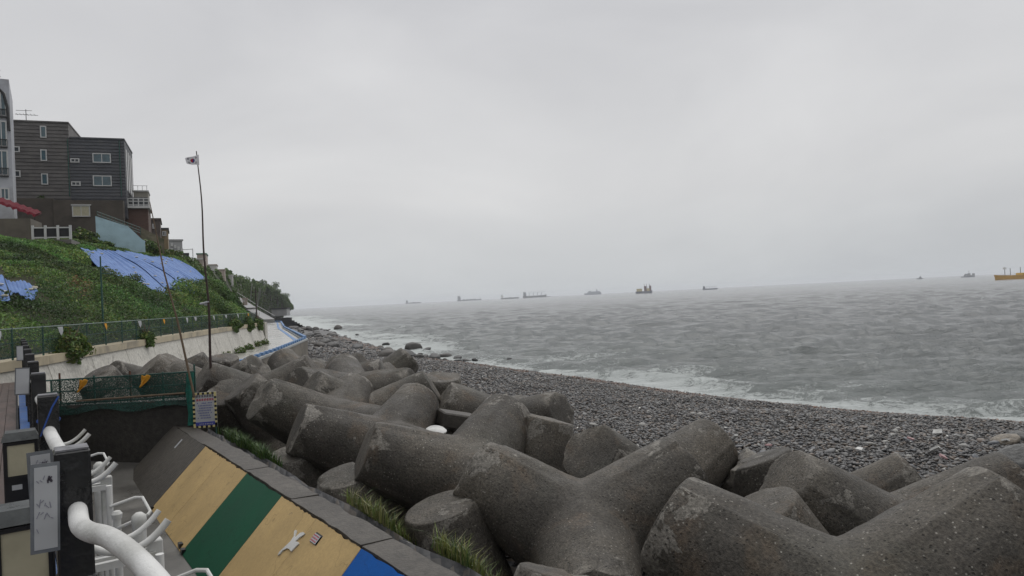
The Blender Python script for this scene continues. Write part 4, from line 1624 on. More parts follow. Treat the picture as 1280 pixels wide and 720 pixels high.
# blue tarpaulins pegged on the slope
t = NT('blue_tarpaulin')
v = t.coord('Object')
n1 = t.noise(v, 1.2, 6, .6)
col = t.ramp(n1, (.3, (.055, .12, .31)), (.7, (.105, .20, .43)))
nf_ = t.noise(v, 3.5, 6, .6, .5)
MAT['tarp'] = t.done(col, .5, t.bump(nf_, .6, .12), .2)
for q, (t0, t1, sa, sb) in enumerate(TARPS):
    rs_ = random.Random(q + 5)
    nu, ns = 26, 40
    tt = np.linspace(t0, t1, nu)
    ss = np.linspace(sa, sb, ns)
    A, B = np.meshgrid(tt, ss)
    lean = rs_.uniform(.02, .14)
    A = A + (B - sa) * lean
    fx = (A - t0) / (t1 - t0)
    edge = .025 * np.sin(np.linspace(0, 7, nu) + q * 2)[None, :]
    B = B + edge * np.linspace(.5, -1, ns)[:, None]
    if q >= 7:
        B = B - (np.linspace(0, 1, nu)[None, :]) * .07 * np.linspace(1, 0, ns)[:, None]
    P = hill(A, B, False)
    zs = np.mean([hill(A + da, B + db)[..., 2] - hill(A + da, B + db, False)[..., 2] for da in (-.3, 0, .3) for db in (-.1, 0, .1)], 0)
    zr = hill(A, B)[..., 2] - P[..., 2]
    fold = np.sin(fx * 2 * PI * rs_.uniform(2.5, 4.0) + q) * (.5 + .5 * np.sin(B * 9 + q)) + .5 * np.sin(fx * 2 * PI * 7.3 + 3 * B + q)
    P[..., 2] += np.maximum(zs + .30, zr + .12) + .075 * fold
    P[..., 0] += .15
    k = np.arange(ns - 1)[:, None] * nu + np.arange(nu - 1)[None, :]
    FF = np.stack([k, k + 1, k + nu + 1, k + nu], -1).reshape(-1, 4)
    base = P.reshape(-1, 3).mean(0)
    if q < 7:
        lab, gr = 'strip of blue tarpaulin draped down the upper slope below the pale blue wall', 'blue tarpaulins on the upper slope'
    else:
        lab, gr = 'blue tarpaulin on the slope below the white terrace railing', 'blue tarpaulins below the terrace'
    tp = thing('tarpaulin', lab, 'tarpaulin', tuple(base), 0, gr)
    o = np_mesh('sheet', P.reshape(-1, 3) - base, FF, MAT['tarp'], tp, smooth=True)
    sm = o.modifiers.new('thick', 'SOLIDIFY')
    sm.thickness = .03
    for w_ in range(4):
        a_, b_ = rs_.randrange(2, nu - 2), rs_.randrange(4, ns - 3)
        c = P[b_, a_] - base
        m = MB()
        m.lathe([(0, -.06), (.11, -.05), (.15, .02), (.12, .07), (.0, .1)], (0, 0, 0), 9)
        o = m.build('sandbag', MAT['paper'] if rs_.random() < .6 else MAT['cream'], tp, smooth=True)
        o.location = (c[0], c[1], c[2] + .05)
        o.scale = (1, .7, .8)

# ------------------------------------------------------------------ buildings on the crest
def gmat(name, c, **k):
    return bpy.data.materials.get(name) or surf(name, c, **k)


GL = gmat('teal_glass', (.05, .095, .115), var=.3, rough=.12, bump=.05, spec=.6)
GD = gmat('dark_glass', (.025, .03, .035), var=.3, rough=.12, bump=.05, spec=.6)
WF = gmat('window_white', (.50, .50, .49), var=.08, rough=.4)


class House:
    def __init__(s, name, label, px, py_base, Y, rz, cat='building', group=None):
        s.p = at(px, py_base, Y)
        s.rz = R(rz)
        s.o = thing(name, label, cat, s.p, s.rz, group)
        s.ax = Vector((math.cos(s.rz), math.sin(s.rz), 0))
        s.nm = Vector((-math.sin(s.rz), math.cos(s.rz), 0))

    def l(s, px, py, back=0.0):
        """local (x, z) where the sight line to this point meets the front plane pushed back"""
        c = Vector((0, 0, 6))
        d = at(px, py, 100) - c
        q = s.p + s.nm * back
        k = (q - c).dot(s.nm) / d.dot(s.nm)
        h = c + d * k - s.p
        return h.dot(s.ax), h.z

    def block(s, x0, x1, z0, z1, dep, mat, name='wall', y0=0.0):
        return MB().box(x0, x1, y0, y0 + dep, z0, z1).build(name, mat, s.o)

    def window(s, px0, py0, px1, py1, y=0.0, mull=1, glass=None, name='window', proud=.17, fw=.11):
        x0, z1 = s.l(px0, py0)
        x1, z0 = s.l(px1, py1)
        w = MB()
        for a_, b_, c_, d_ in ((x0, x0 + fw, z0, z1), (x1 - fw, x1, z0, z1), (x0 + fw, x1 - fw, z0, z0 + fw), (x0 + fw, x1 - fw, z1 - fw, z1)):
            w.box(a_, b_, y - proud, y + .12, c_, d_)
        for q in range(mull):
            xm = x0 + (x1 - x0) * (q + 1) / (mull + 1)
            w.box(xm - fw * .35, xm + fw * .35, y - proud + .01, y + .12, z0 + fw, z1 - fw)
        f = w.build(name, WF, s.o)
        MB().box(x0 + fw * .5, x1 - fw * .5, y - proud + .035, y + .11, z0 + fw * .5, z1 - fw * .5).build('pane', glass or GL, f)
        return f


# --- dark grey apartment block with clapboard courses
hb = House('apartment_block', 'dark grey four storey block with horizontal cladding courses and white windows', 158, 247, 86, 22)
m1 = gmat('grey_cladding', (.125, .117, .112), var=.18, scale=.7, rough=.6, bump=.3, bscale=8, dirt=(.08, .075, .072), dscale=.4)
m2 = gmat('slate_cladding', (.075, .078, .086), var=.2, scale=.9, rough=.55, bump=.3, bscale=8, dirt=(.095, .095, .1), dscale=.5)
xl, _ = hb.l(13, 200)
xm, _ = hb.l(87, 200)
_, zt1 = hb.l(50, 152)
_, zt2 = hb.l(120, 173)
hb.block(xl - 4, xm, -2.5, zt1 - .1, 9, m1)
hb.block(xm, 0, -2.5, zt2 - .1, 8, m2)


def courses(x0, x1, z0, z1, n, mat):
    h = (z1 - z0) / n
    for q in range(n):
        a_, b_ = z0 + q * h + .03, z0 + (q + 1) * h - .03
        m = MB()
        m.hexa([(x0, -.09, a_), (x1, -.09, a_), (x1, 0, a_), (x0, 0, a_), (x0, -.03, b_), (x1, -.03, b_), (x1, 0, b_), (x0, 0, b_)])
        m.build('cladding_course', mat, hb.o)


courses(xl - 4, xm - .005, -.2, zt1 - .12, 21, m1)
courses(xm + .005, -.01, -.2, zt2 - .12, 19, m2)
MB().box(xl - 4, xm + .06, -.16, 9, zt1 - .1, zt1 + .08).build('parapet', m1, hb.o)
MB().box(xm + .065, .06, -.16, 8, zt2 - .1, zt2 + .08).build('parapet', m2, hb.o)
for a_ in ((50, 157.5, 58.5, 172.5), (50.5, 187, 59, 201.5), (51.5, 217, 60.5, 231)):
    hb.window(*a_, mull=0)
for a_ in ((15, 183, 25, 190.5), (15, 213, 26, 221.5)):
    hb.window(*a_, mull=0, glass=GD)
for a_ in ((88, 198, 99.5, 203.5), (89, 227, 101, 232.5)):
    hb.window(*a_, mull=1, glass=GD)
for a_ in ((115.5, 191.5, 139, 204), (116, 219.5, 140, 233)):
    hb.window(*a_, mull=1)
m = MB()
for q in range(4):
    m.box(.005, .06, .8 + q * 1.8, 1.6 + q * 1.8, 1.0, zt2 - 1)
m.build('side_strip', WF, hb.o)
for a_ in (87.5, 152):
    x, z = hb.l(a_, 246)
    MB().tube([(x, -.16, z), (x, -.16, zt2 - .2)], .06, 6).build('downpipe', MAT['greensteel'], hb.o)
x, z = hb.l(30, 150)
m = MB()
m.tube([(x, 1, z - .3), (x, 1, z + 1.5)], .04, 5).bar((x - 1.1, 1, z + .9), (x + 1.2, 1, z + .85), .04).bar((x - 1.0, 1, z + 1.35), (x + .6, 1, z + 1.38), .04)
for q in range(6):
    m.bar((x - .9 + q * .35, .6, z + .9), (x - .9 + q * .35, 1.4, z + .9), .03)
m.build('antenna', MAT['black'], hb.o)
# brown plinth wall under it
pw = House('plinth_wall', 'brown rendered wall under the grey block with a boarded cream hatch', 156, 304, 84.5, 22, 'wall')
m3 = gmat('brown_render', (.085, .072, .060), var=.3, scale=.5, rough=.75, bump=.3, bscale=6, dirt=(.055, .047, .04), dscale=.3)
x0, z1 = pw.l(66, 249)
pw.block(x0, 0, -2, z1 - .1, 1.2, m3)
x0, z1 = pw.l(14, 244)
x1, _ = pw.l(65.5, 249)
pw.block(x0 - 3, x1, -2, z1 - .3, .8, m3, 'wall', .2)
f = pw.window(90, 257, 113, 271, mull=1, glass=MAT['cream'], name='hatch')
x0, z0 = pw.l(89, 257)
x1, _ = pw.l(114, 257)
MB().box(x0, x1, -.25, .02, z0, z0 + .12).build('hatch_hood', WF, f)

# --- white building at the frame edge
wb = House('white_building', 'pale grey-white building with stacked balcony windows and a curved downpipe', 17, 252, 68, 33)
m4 = gmat('pale_blue_grey_render', (.42, .43, .46), var=.1, scale=.6, rough=.55, bump=.1, dirt=(.28, .28, .29), dscale=.4)
_, zt = wb.l(8, 99)
wb.block(-9, 0, -3, zt, 8, m4)
for a_ in ((-14, 114, 8.5, 146), (-14, 150, 9.5, 184), (-14, 187, 11, 220)):
    f = wb.window(*a_, mull=2, fw=.12)
    x0, z1 = wb.l(a_[0], a_[3] - 10)
    x1, z0 = wb.l(a_[2], a_[3])
    m = MB()
    for q in range(14):
        xx = x0 + (x1 - x0) * q / 13
        m.box(xx - .015, xx + .015, -.24, -.21, z0, z1)
    m.box(x0, x1, -.25, -.2, z1, z1 + .06)
    m.box(x0, x1, -.25, -.0, z0 - .1, z0)
    m.build('balcony_rail', MAT['black'], f)
wb.window(0, 235, 12, 250, mull=1)
x0, z0 = wb.l(11, 112)
pts = [(-3.5, -.15, z0 + 1.1), (-2.2, -.15, z0 + .95), (-1.2, -.15, z0 + .45), (-.45, -.15, z0 - .5), (-.2, -.15, z0 - 1.8), (-.12, -.15, z0 - 4.0)]
MB().tube(pts, .13, 8).build('downpipe', MAT['black'], wb.o, smooth=True)
m = MB()
rs_ = random.Random(3)
for q in range(26):
    x = -1.3 + rs_.uniform(-.5, .5)
    m.bar((x, 1 + rs_.uniform(-.4, .4), zt + rs_.uniform(0, .5)), (x + rs_.uniform(-.4, .4), 1 + rs_.uniform(-.4, .4), zt + rs_.uniform(.4, 1.1)), .05)
m.build('roof_frame', MAT['rust'], wb.o)

# --- terrace with white railing and red awning
tr_ = House('terrace', 'concrete terrace with white post railing above the green slope', 89, 299, 54, 20, 'terrace')
x0, z0 = tr_.l(8, 290)
tr_.block(x0 - 3, x0 + 1.55, -.2, z0 + 1.0, 3, gmat('terrace_concrete', (.12, .105, .085), var=.3, scale=.8, rough=.7), 'terrace_wall')
tr_.block(x0 + 1.56, 0, -.32, .0, 3, gmat('terrace_edge', (.14, .13, .12), var=.2), 'terrace_slab')
_, ztop = tr_.l(89, 291)
xr0 = x0 + 1.7
for q in range(4):
    x = xr0 + (0 - xr0) * q / 3 - .05
    MB().box(x - .08, x + .08, -.02, .1, .0, 1.08).build('railing_post', WF, tr_.o)
for h in (.12, .86):
    MB().box(xr0, 0, .02, .07, h, h + .09).build('railing_bar', WF, tr_.o)
MB().box(xr0, 0, .08, .1, .22, .85).build('dark_infill', gmat('dark_infill', (.025, .025, .028), var=.2), tr_.o)
aw = House('red_awning', 'sagging red awning over a white lean-to below the white building', 46, 270, 60, 20, 'awning')
x0, z0 = aw.l(-6, 250)
x1, z1 = aw.l(46, 268)
n = 22
vs, fs = [], []
for q in range(n + 1):
    f = q / n
    x, z = x0 + (x1 - x0) * f, z0 + (z1 - z0) * f + .06 * math.sin(q * 1.7)
    vs += [(x, -.5, z - .24 + .05 * math.sin(q * 2.3)), (x, -.3, z), (x, 1.6, z + .45), (x, 1.6, z + .3)]
for q in range(n):
    a_, b_ = q * 4, q * 4 + 4
    fs += [(a_, b_, b_ + 1, a_ + 1), (a_ + 1, b_ + 1, b_ + 2, a_ + 2), (a_ + 3, b_ + 3, b_, a_)]
MB().add(vs, fs).build('canopy', gmat('red_canvas', (.10, .006, .014), var=.35, scale=3, spec=.1, rough=.7, bump=.5, bscale=5, bdist=.06), aw.o)
m = MB()
m.box(x0, x1 - .3, -.1, 1.2, z1 - 1.75, z1 - .9)
m.build('lean_to_wall', WF, aw.o)
m = MB()
for q in range(6):
    xx = x0 + .3 + (x1 - x0 - .8) * q / 5
    m.box(xx - .4, xx + .3, -.13, -.1, z1 - 1.6, z1 - 1.05)
m.build('pane', GD, aw.o)
MB().tube([(x1 - .1, -.3, z1 - 1.8), (x1 - .1, -.3, z1 - .05)], .05, 6).build('support', MAT['black'], aw.o)
ivy = at(52, 287, 82.5)
shrub('ivy', 'dark ivy mass climbing the brown wall beside the red awning', tuple(ivy), (1.9, .7, 2.0), 1500, 71, .42, None, 0, 'ivy')

# --- pale blue garden wall with metal railing
bw_ = House('blue_wall', 'pale blue garden wall topped by a metal railing above the tarpaulins', 181, 306, 72, 25, 'wall')
m5 = gmat('pale_blue_paint', (.36, .50, .56), var=.1, scale=.8, rough=.6, bump=.15, dirt=(.27, .37, .41), dscale=.5)
xa, za = bw_.l(119, 270)
xb, zb = bw_.l(160, 283)
xc, zc = bw_.l(181, 301)
m = MB()
m.prism([(xa, -1.5), (0, -1.5), (xc, zc), (xb + 1.2, zc + .15), (xb, zb), (xa, za)], (1, 0, 0), (0, 0, 1), (0, .3, 0), .3)
m.build('wall_body', m5, bw_.o)
px0, pz0 = bw_.l(121, 264)
px1, pz1 = bw_.l(175, 284)
for q in range(11):
    f = q / 10
    x = px0 + (px1 - px0) * f
    z = pz0 + (pz1 - pz0) * f
    MB().tube([(x, .2, z - .8), (x, .2, z + .05)], .03, 5).build('railing_post', MAT['greensteel'], bw_.o)
for h in (0, -.3, -.55):
    MB().bar((px0, .2, pz0 + h), (px1, .2, pz1 + h), .05).build('railing_bar', gmat('pale_rail', (.22, .27, .25)), bw_.o)
gw = House('garden_wall', 'mossy tan retaining wall stepping down beyond the pale blue wall', 205, 306, 79, 28, 'wall')
m6 = gmat('mossy_render', (.16, .14, .10), var=.35, scale=.8, rough=.8, bump=.3, dirt=(.06, .07, .035), dscale=.6)
xa, za = gw.l(176, 284)
xb, zb = gw.l(205, 299)
MB().prism([(xa, -2), (0, -2), (xb, zb), (xa, za)], (1, 0, 0), (0, 0, 1), (0, .4, 0), .4).build('wall_body', m6, gw.o)

# --- brick house with white balcony
bh = House('brick_house', 'brown brick house with a white railed balcony on its flat roof', 186.5, 300, 88, 24, 'house')
t = NT('brown_brick')
v = t.coord('Object')
bt = t.n('ShaderNodeTexBrick', {'Vector': t.n('ShaderNodeMapping', {'Vector': v, 'Rotation': (R(90), 0, 0)}).outputs[0], 'Color1': (.11, .058, .045, 1), 'Color2': (.085, .045, .036, 1), 'Mortar': (.12, .10, .085, 1), 'Scale': 3.0})
MAT['brick'] = t.done(bt.outputs['Color'], .75, t.bump(bt.outputs['Fac'], .3, -.01), .3)
xa, za = bh.l(155, 259)
bh.block(xa, 0, -2, za - .15, 6, MAT['brick'])
MB().box(xa - .2, .25, -.5, 5, za - .15, za + .1).build('balcony_slab', WF, bh.o)
_, zr = bh.l(170, 248)
for q in range(6):
    x = xa - .1 + (.25 - xa) * q / 5
    MB().box(x - .06, x + .06, -.45, -.33, za + .1, zr).build('balcony_post', WF, bh.o)
for h in (za + .18, zr - .12, (za + zr) / 2 + .1):
    MB().box(xa - .15, .2, -.42, -.36, h, h + .10).build('balcony_bar', WF, bh.o)
MB().box(xa + .1, .0, .4, .5, za + .1, zr + .2).build('balcony_glazing', GD, bh.o)
_, zt = bh.l(170, 237)
MB().box(xa + 1.0, xa + 2.6, 1.5, 5, za + .1, zt).build('roof_room', gmat('beige_render', (.25, .235, .2), var=.15), bh.o)
MB().box(xa + .9, xa + 2.7, 1.3, 5, zt, zt + .15).build('roof_slab', WF, bh.o)
m = MB()
for q in range(4):
    x = xa + 1.0 + q * .5
    m.tube([(x, 1.4, zt + .15), (x, 1.4, zt + .75)], .03, 5)
m.bar((xa + 1.0, 1.4, zt + .72), (xa + 2.6, 1.4, zt + .72), .05)
m.build('roof_railing', WF, bh.o)


def simple_house(name, label, px0, px1, py_top, py_base, Y, mat, wins=(), rz=25, roof=None, group=None, sink=3):
    h = House(name, label, px1, py_base, Y, rz, 'house', group)
    x0, zt = h.l(px0, py_top)
    h.block(x0, 0, -sink, zt, 6, mat)
    MB().box(x0 - .15, .15, -.15, 6.1, zt, zt + .25).build('roof', roof or mat, h.o)
    for w_ in wins:
        h.window(*w_, mull=0 if w_[2] - w_[0] < 3 else 1, glass=GD, fw=.12)
    return h


C1 = gmat('brown_brick_far', (.12, .10, .09), var=.25, scale=1.5)
C2 = gmat('tan_render', (.26, .20, .12), var=.2, scale=1)
C3 = gmat('pale_grey_render', (.34, .34, .34), var=.12, scale=.5)
C4 = gmat('pink_render', (.36, .30, .26), var=.12, scale=.5)
C5 = gmat('white_render', (.48, .47, .45), var=.1, scale=.5)
C6 = gmat('green_roof', (.12, .22, .16), var=.15, scale=.5)
C7 = gmat('dark_slate', (.07, .07, .075), var=.2, scale=.8)
simple_house('brick_shed', 'small brown brick house stepping down below the white railed balcony', 186, 201, 275, 303, 96, C1, ((190, 280, 194, 286),))
simple_house('tan_house', 'narrow tan house with dark upper window beside the brown brick house', 200, 210.5, 287, 309, 101, C2, ((202.5, 289, 208, 295),), roof=C7)
h = simple_house('grey_flats', 'pale grey flats with rows of small windows on the crest beyond the tan house', 211, 229, 301, 332, 118, C3, [(213 + 4.2 * a_, 304 + 2.2 * a_ + 6.5 * b_, 216 + 4.2 * a_, 308 + 2.2 * a_ + 6.5 * b_) for a_ in range(4) for b_ in range(3)], 34)
simple_house('dark_house', 'low dark house squeezed in next to the pale grey flats', 228, 236, 318, 334, 128, C7, ((230, 321, 234, 326),))
simple_house('beige_house', 'low beige house with long flat roof on the crest behind the flagpole', 226, 254, 325, 338, 138, C4, ((236, 330, 241, 334), (245, 330, 250, 334)), 20, C5)
simple_house('green_roof_house', 'small house with pale green roof on the crest behind the flagpole', 246, 258, 318, 332, 150, C4, ((249, 326, 252, 330),), 20, C6, sink=1.2)
simple_house('white_cottage', 'white cottage at the top of the far sloping road', 251, 271, 332, 343, 175, C5, ((265, 338, 268, 342),), 20, C4, sink=1.2)
simple_house('pink_cottage', 'pinkish cottage next to the white cottage on the far slope', 264, 281, 338, 348, 185, C4, ((274, 342, 277, 346),), 20, sink=1.2)
simple_house('far_white_house', 'small white house half way down the far slope', 274, 291, 345, 354, 195, C5, ((284, 349, 288, 353),), 20, sink=1.0)
simple_house('white_hut', 'tiny white hut beside the far sloping road', 303, 309, 374, 379, 165, C4, ((304, 375, 306, 377),), 20, sink=.4)
fr = thing('sign_frame', 'open white steel frame standing on the crest beside the low dark house', 'frame', at(233, 328, 126))
for x in (-.8, 1.2):
    MB().tube([(x, 0, -1), (x, 0, 2.4)], .07, 5).build('upright', WF, fr)
MB().bar((-.8, 0, 2.3), (1.2, 0, 2.3), .1).build('crossbar', WF, fr)
for i, (px, py, Y, r_) in enumerate(((30, 300, 60, .9), (105, 298, 68, 1.1), (128, 306, 70, .8), (165, 307, 73, .9), (186, 309, 76, 1.0), (212, 318, 84, 1.0), (226, 328, 88, 1.0), (247, 342, 92, 1.1))):
    shrub('bush', ['wild bush at the crest below the terrace', 'wild bush at the foot of the brown wall', 'wild bush at the foot of the pale blue wall', 'wild bush at the low end of the pale blue wall', 'wild bush below the mossy tan wall', 'wild bush below the pale grey flats', 'wild bush below the low dark house', 'wild bush on the crest right behind the flagpole'][i],
          tuple(at(px, py + 6, Y)), (r_ * 1.3, r_, r_ * .8), 900, 80 + i, .34, 'bushes along the crest', .3, 'bush')

# ------------------------------------------------------------------ blue kerb of the far walkway
kb = thing('walkway_kerb', 'low wall with blue kerb blocks along the sea side of the wet walkway', 'kerb', (-16.5, 50, 3.0))
K0 = Vector((-16.5, 50, 3.0))
KP = [Vector((x, y, 3.0)) for x, y in WALK[:7]]
MAT['kerbblue'] = surf('sky_blue_paint', (.10, .20, .38), .2, 3, .5, .2, 30, .01)
MAT['kerbpale'] = surf('pale_kerb', (.34, .35, .34), .15, 1, .5, .2, 20, .01)
for a_, b_ in zip(KP[:-1], KP[1:]):
    d = (b_ - a_)
    L_ = d.length
    d.normalize()
    nl = Vector((-d.y, d.x, 0))
    q0, q1 = a_ + nl * .2 - K0, b_ + nl * .2 - K0
    MB().bar(q0 + Vector((0, 0, .06)), q1 + Vector((0, 0, .06)), .5, .14).build('kerb_base', MAT['kerbpale'], kb)
    if a_.y < 60:
        n = int(L_ / 1.25)
        for q in range(n):
            c = a_ + d * (q + .5) * L_ / n + nl * .2 - K0
            MB().bar(c - d * .36 + Vector((0, 0, .24)), c + d * .36 + Vector((0, 0, .24)), .24, .17).build('kerb_block', MAT['kerbblue'], kb)
    else:
        MB().bar(q0 + Vector((0, 0, .30)), q1 + Vector((0, 0, .22)), .25, .18).build('blue_kerb', MAT['kerbblue'], kb)
        MB().bar(q0 + nl * .8 + Vector((0, 0, .012)), q1 + nl * .8 + Vector((0, 0, .012)), .35, .02).build('blue_band', MAT['kerbblue'], kb)
pw2 = [Vector((x, y, 3.0)) for x, y in ((-24, 67), (-36, 95), (-60, 150))]
rs = np.random.RandomState(33)
for i, (px, py, Y) in enumerate(((283, 446, 46), (300, 440, 51), (312, 436, 55), (322, 433, 59), (331, 430, 62))):
    c = at(px, py, Y)
    c.z = 3.0
    shrub('weed_clump', ['first', 'second', 'third', 'fourth', 'last'][i] + ' green weed clump along the foot of the pale wall, counted away from the flagpole', tuple(c), (.35, .5, .3), 260, 120 + i, .16, 'weeds at the wall foot', .1, 'weeds')

# ------------------------------------------------------------------ far hill and headland
FT = np.array([(-33, 84, 2.9), (-45, 118, 2.9), (-58, 152, 2.9), (-78, 205, 2.6), (-112, 300, 2.2), (-148, 415, 1.6), (-158, 470, .6), (-165, 505, -.5), (-200, 545, -1)], float)
_fc = [(205, 316, 108), (240, 333, 128), (266, 342, 165), (290, 350, 215), (312, 356, 300), (336, 363, 420), (354, 374, 465), (366, 387, 500)]
FC = np.array([tuple(at(*q)) for q in _fc] + [(-215, 560, 2)])
TT, SS = np.meshgrid(np.linspace(0, 7.999, 90), np.linspace(0, 1.6, 30))
ii = TT.astype(int)
f_ = (TT - ii)[..., None]
A = FT[ii] * (1 - f_) + FT[ii + 1] * f_
B = FC[ii] * (1 - f_) + FC[ii + 1] * f_
sl = SS[..., None]
P = A + (B - A) * np.clip(sl, 0, 1) + (np.array([-60, 30, 2.0])[None, None]) * np.clip(sl - 1, 0, 1)
P[..., 2] += (fbm(P[..., 0] * .06, P[..., 1] * .06, 4, 6) - .5) * 5 * np.clip(SS * 2, 0, 1) * np.clip(TT / 3, .25, 1)
k = np.arange(29)[:, None] * 90 + np.arange(89)[None, :]
FF = np.stack([k, k + 1, k + 91, k + 90], -1).reshape(-1, 4)[:, ::-1]
o = np_mesh('headland', P.reshape(-1, 3), FF, surf('headland_scrub', (.050, .058, .034), .45, .08, .9, .5, .8, .6, kind='Position', jitter=False, dirt=(.12, .115, .10), dscale=.05), smooth=True)
tag(o, kind='structure')


def far_leaves():
    rs = np.random.RandomState(3)
    n = 26000
    t = rs.rand(n) * 7.6
    s = rs.rand(n) * 1.1
    i_ = t.astype(int)
    f = (t - i_)[:, None]
    A = FT[i_] * (1 - f) + FT[i_ + 1] * f
    B = FC[i_] * (1 - f) + FC[i_ + 1] * f
    P = A + (B - A) * np.clip(s, 0, 1)[:, None]
    P[:, 2] += (fbm(P[:, 0] * .06, P[:, 1] * .06, 4, 6) - .5) * 5 * np.clip(s * 2, 0, 1) * np.clip(t / 3, .25, 1)
    k = (fbm(P[:, 0] * .08, P[:, 1] * .05, 3, 8) > .44) & (s > .12)
    P, t = P[k], t[k]
    n = len(P)
    d = np.hypot(P[:, 0], P[:, 1])
    P[:, 2] += rs.rand(n) * (.5 + d * .004)
    leaves('headland_scrub', P, (.3 + .0035 * d) * (.6 + .8 * rs.rand(n)), np.tile([[.3, -.4, .8]], (n, 1)), green(n, rs, fbm(P[:, 0] * .05, P[:, 1] * .05, 2, 3), .1) * .85, rs=rs)
    tag(bpy.data.objects['headland_scrub'], 'low dark scrub covering the far headland slope', 'scrub', kind='stuff')


far_leaves()


def tree(name, label, base, h, r_, seed, group):
    o = thing(name, label, 'tree', tuple(base), 0, group)
    rs = np.random.RandomState(seed)
    n = 1500
    cen = rs.normal(size=(9, 3)) * [r_ * .5, r_ * .5, r_ * .28] + [0, 0, h * .72]
    w = rs.randint(0, 9, n)
    d = rs.normal(size=(n, 3))
    d /= np.linalg.norm(d, axis=1)[:, None]
    P = cen[w] + d * (r_ * .48 * rs.rand(n)[:, None] ** .4) * [1, 1, .75]
    leaves('crown', P, r_ * .16 * (.6 + .8 * rs.rand(n)), d + [0, 0, .6], green(n, rs, rs.rand(n), .05) * .8, o, rs)
    m = MB()
    m.tube([(0, 0, -1.5), (.1 * r_, 0, h * .4), (.05 * r_, .1, h * .75)], [h * .045, h * .03, h * .015], 6)
    for q in range(4):
        a_ = q * 1.6
        m.tube([(.08 * r_, 0, h * .4), (r_ * .5 * math.cos(a_), r_ * .5 * math.sin(a_), h * .75)], [h * .02, h * .008], 5)
    m.build('trunk', MAT['bamboodark'], o)


TL_ = ['pine at the landward end of the headland wood beside the far cottages', 'broad pine in the headland wood next to the one by the cottages', 'pine in the headland wood above the sloping road', 'low pine filling a gap in the headland wood', 'round pine standing clear on the headland skyline',
       'broad dark pine on the middle of the headland', 'dark pine merging into the middle of the headland wood', 'tall pine near the seaward end of the headland', 'leaning pine on the seaward end of the headland', 'last low pine before the headland drops to the sea']
for i, (px, py, Y, h, r_) in enumerate(((280, 356, 255, 7, 5.5), (291, 358, 270, 8, 6), (301, 358, 300, 9, 6.5), (312, 362, 330, 7, 6), (320, 362, 360, 9, 6.5), (330, 366, 400, 12, 9), (338, 368, 420, 12, 9), (346, 372, 440, 13, 8), (352, 377, 455, 11, 8), (358, 384, 470, 8, 6))):
    tree('pine_tree', TL_[i], at(px, py + 5, Y), h * .62, r_ * .6, 200 + i, 'pines on the headland')
# sloping road wall on the far slope
p0, p1, p2 = at(296, 364, 205), at(320, 380, 170), at(343, 394, 150)
rwall = thing('ramp_wall', 'pale sloping road wall running down the far hillside to the shore', 'wall', tuple(p2))
for a_, b_ in ((p0, p1), (p1, p2)):
    a2, b2 = a_ - p2, b_ - p2
    MB().hexa([a2 + Vector((0, 0, -2.5)), b2 + Vector((0, 0, -1.6)), b2 + Vector((-3, 2, -1.6)), a2 + Vector((-3, 2, -2.5)),
               a2 + Vector((0, 0, -1.2)), b2 + Vector((0, 0, -.8)), b2 + Vector((-3, 2, -.8)), a2 + Vector((-3, 2, -1.2))]).build('wall_length', C3, rwall)
    MB().bar(a2 + Vector((0, 0, -.3)), b2 + Vector((0, 0, -.1)), .10).build('guard_rail', C3, rwall)
o = thing('power_pole', 'single dark utility pole on the shore road beyond the walkway', 'pole', tuple(at(321, 398, 135)))
MB().tube([(0, 0, -1), (0, 0, 5.6)], [.16, .1], 6).build('shaft', MAT['bamboodark'], o)
MB().bar((-.7, 0, 5.0), (.7, 0, 5.0), .1).build('crossarm', MAT['bamboodark'], o)
o = thing('shore_shelter', 'low grey shelter on the shore road below the headland', 'shelter', tuple(at(349, 395, 205)))
MB().box(-2.2, 2.2, 0, 3, 0, 2.0).build('wall', C3, o)
MB().box(-2.5, 2.5, -.3, 3.3, 2.0, 2.3).build('roof', C7, o)

# ------------------------------------------------------------------ rocks and litter
t, c = attr_mat('boulder_rock')
v = t.coord('Object', jitter=True)
nz1 = t.noise(v, 3, 7, .65)
MAT['boulder'] = t.done(t.mix(t.ramp(nz1, (.35, .6), (.65, 0.0)), c, (.025, .025, .024)), .5, t.bump(nz1, .7, .12), .4)
BIG = stone_meshes(6, 3, 5, [(.075, .07, .065), (.05, .05, .05), (.10, .09, .08)], MAT['boulder'])
PALE = stone_meshes(3, 3, 9, [(.22, .19, .15), (.13, .13, .125), (.26, .25, .23)], MAT['boulder'])


def rock(me, name, label, loc, s, sq=.6, group=None, rz=None, cat='rock'):
    o = link(name, me)
    o.location = loc
    o.scale = (s, s * rnd.uniform(.7, .95), s * sq)
    o.rotation_euler = (rnd.uniform(-.2, .2), rnd.uniform(-.2, .2), rnd.uniform(0, 6.28) if rz is None else rz)
    return tag(o, label, cat, group)


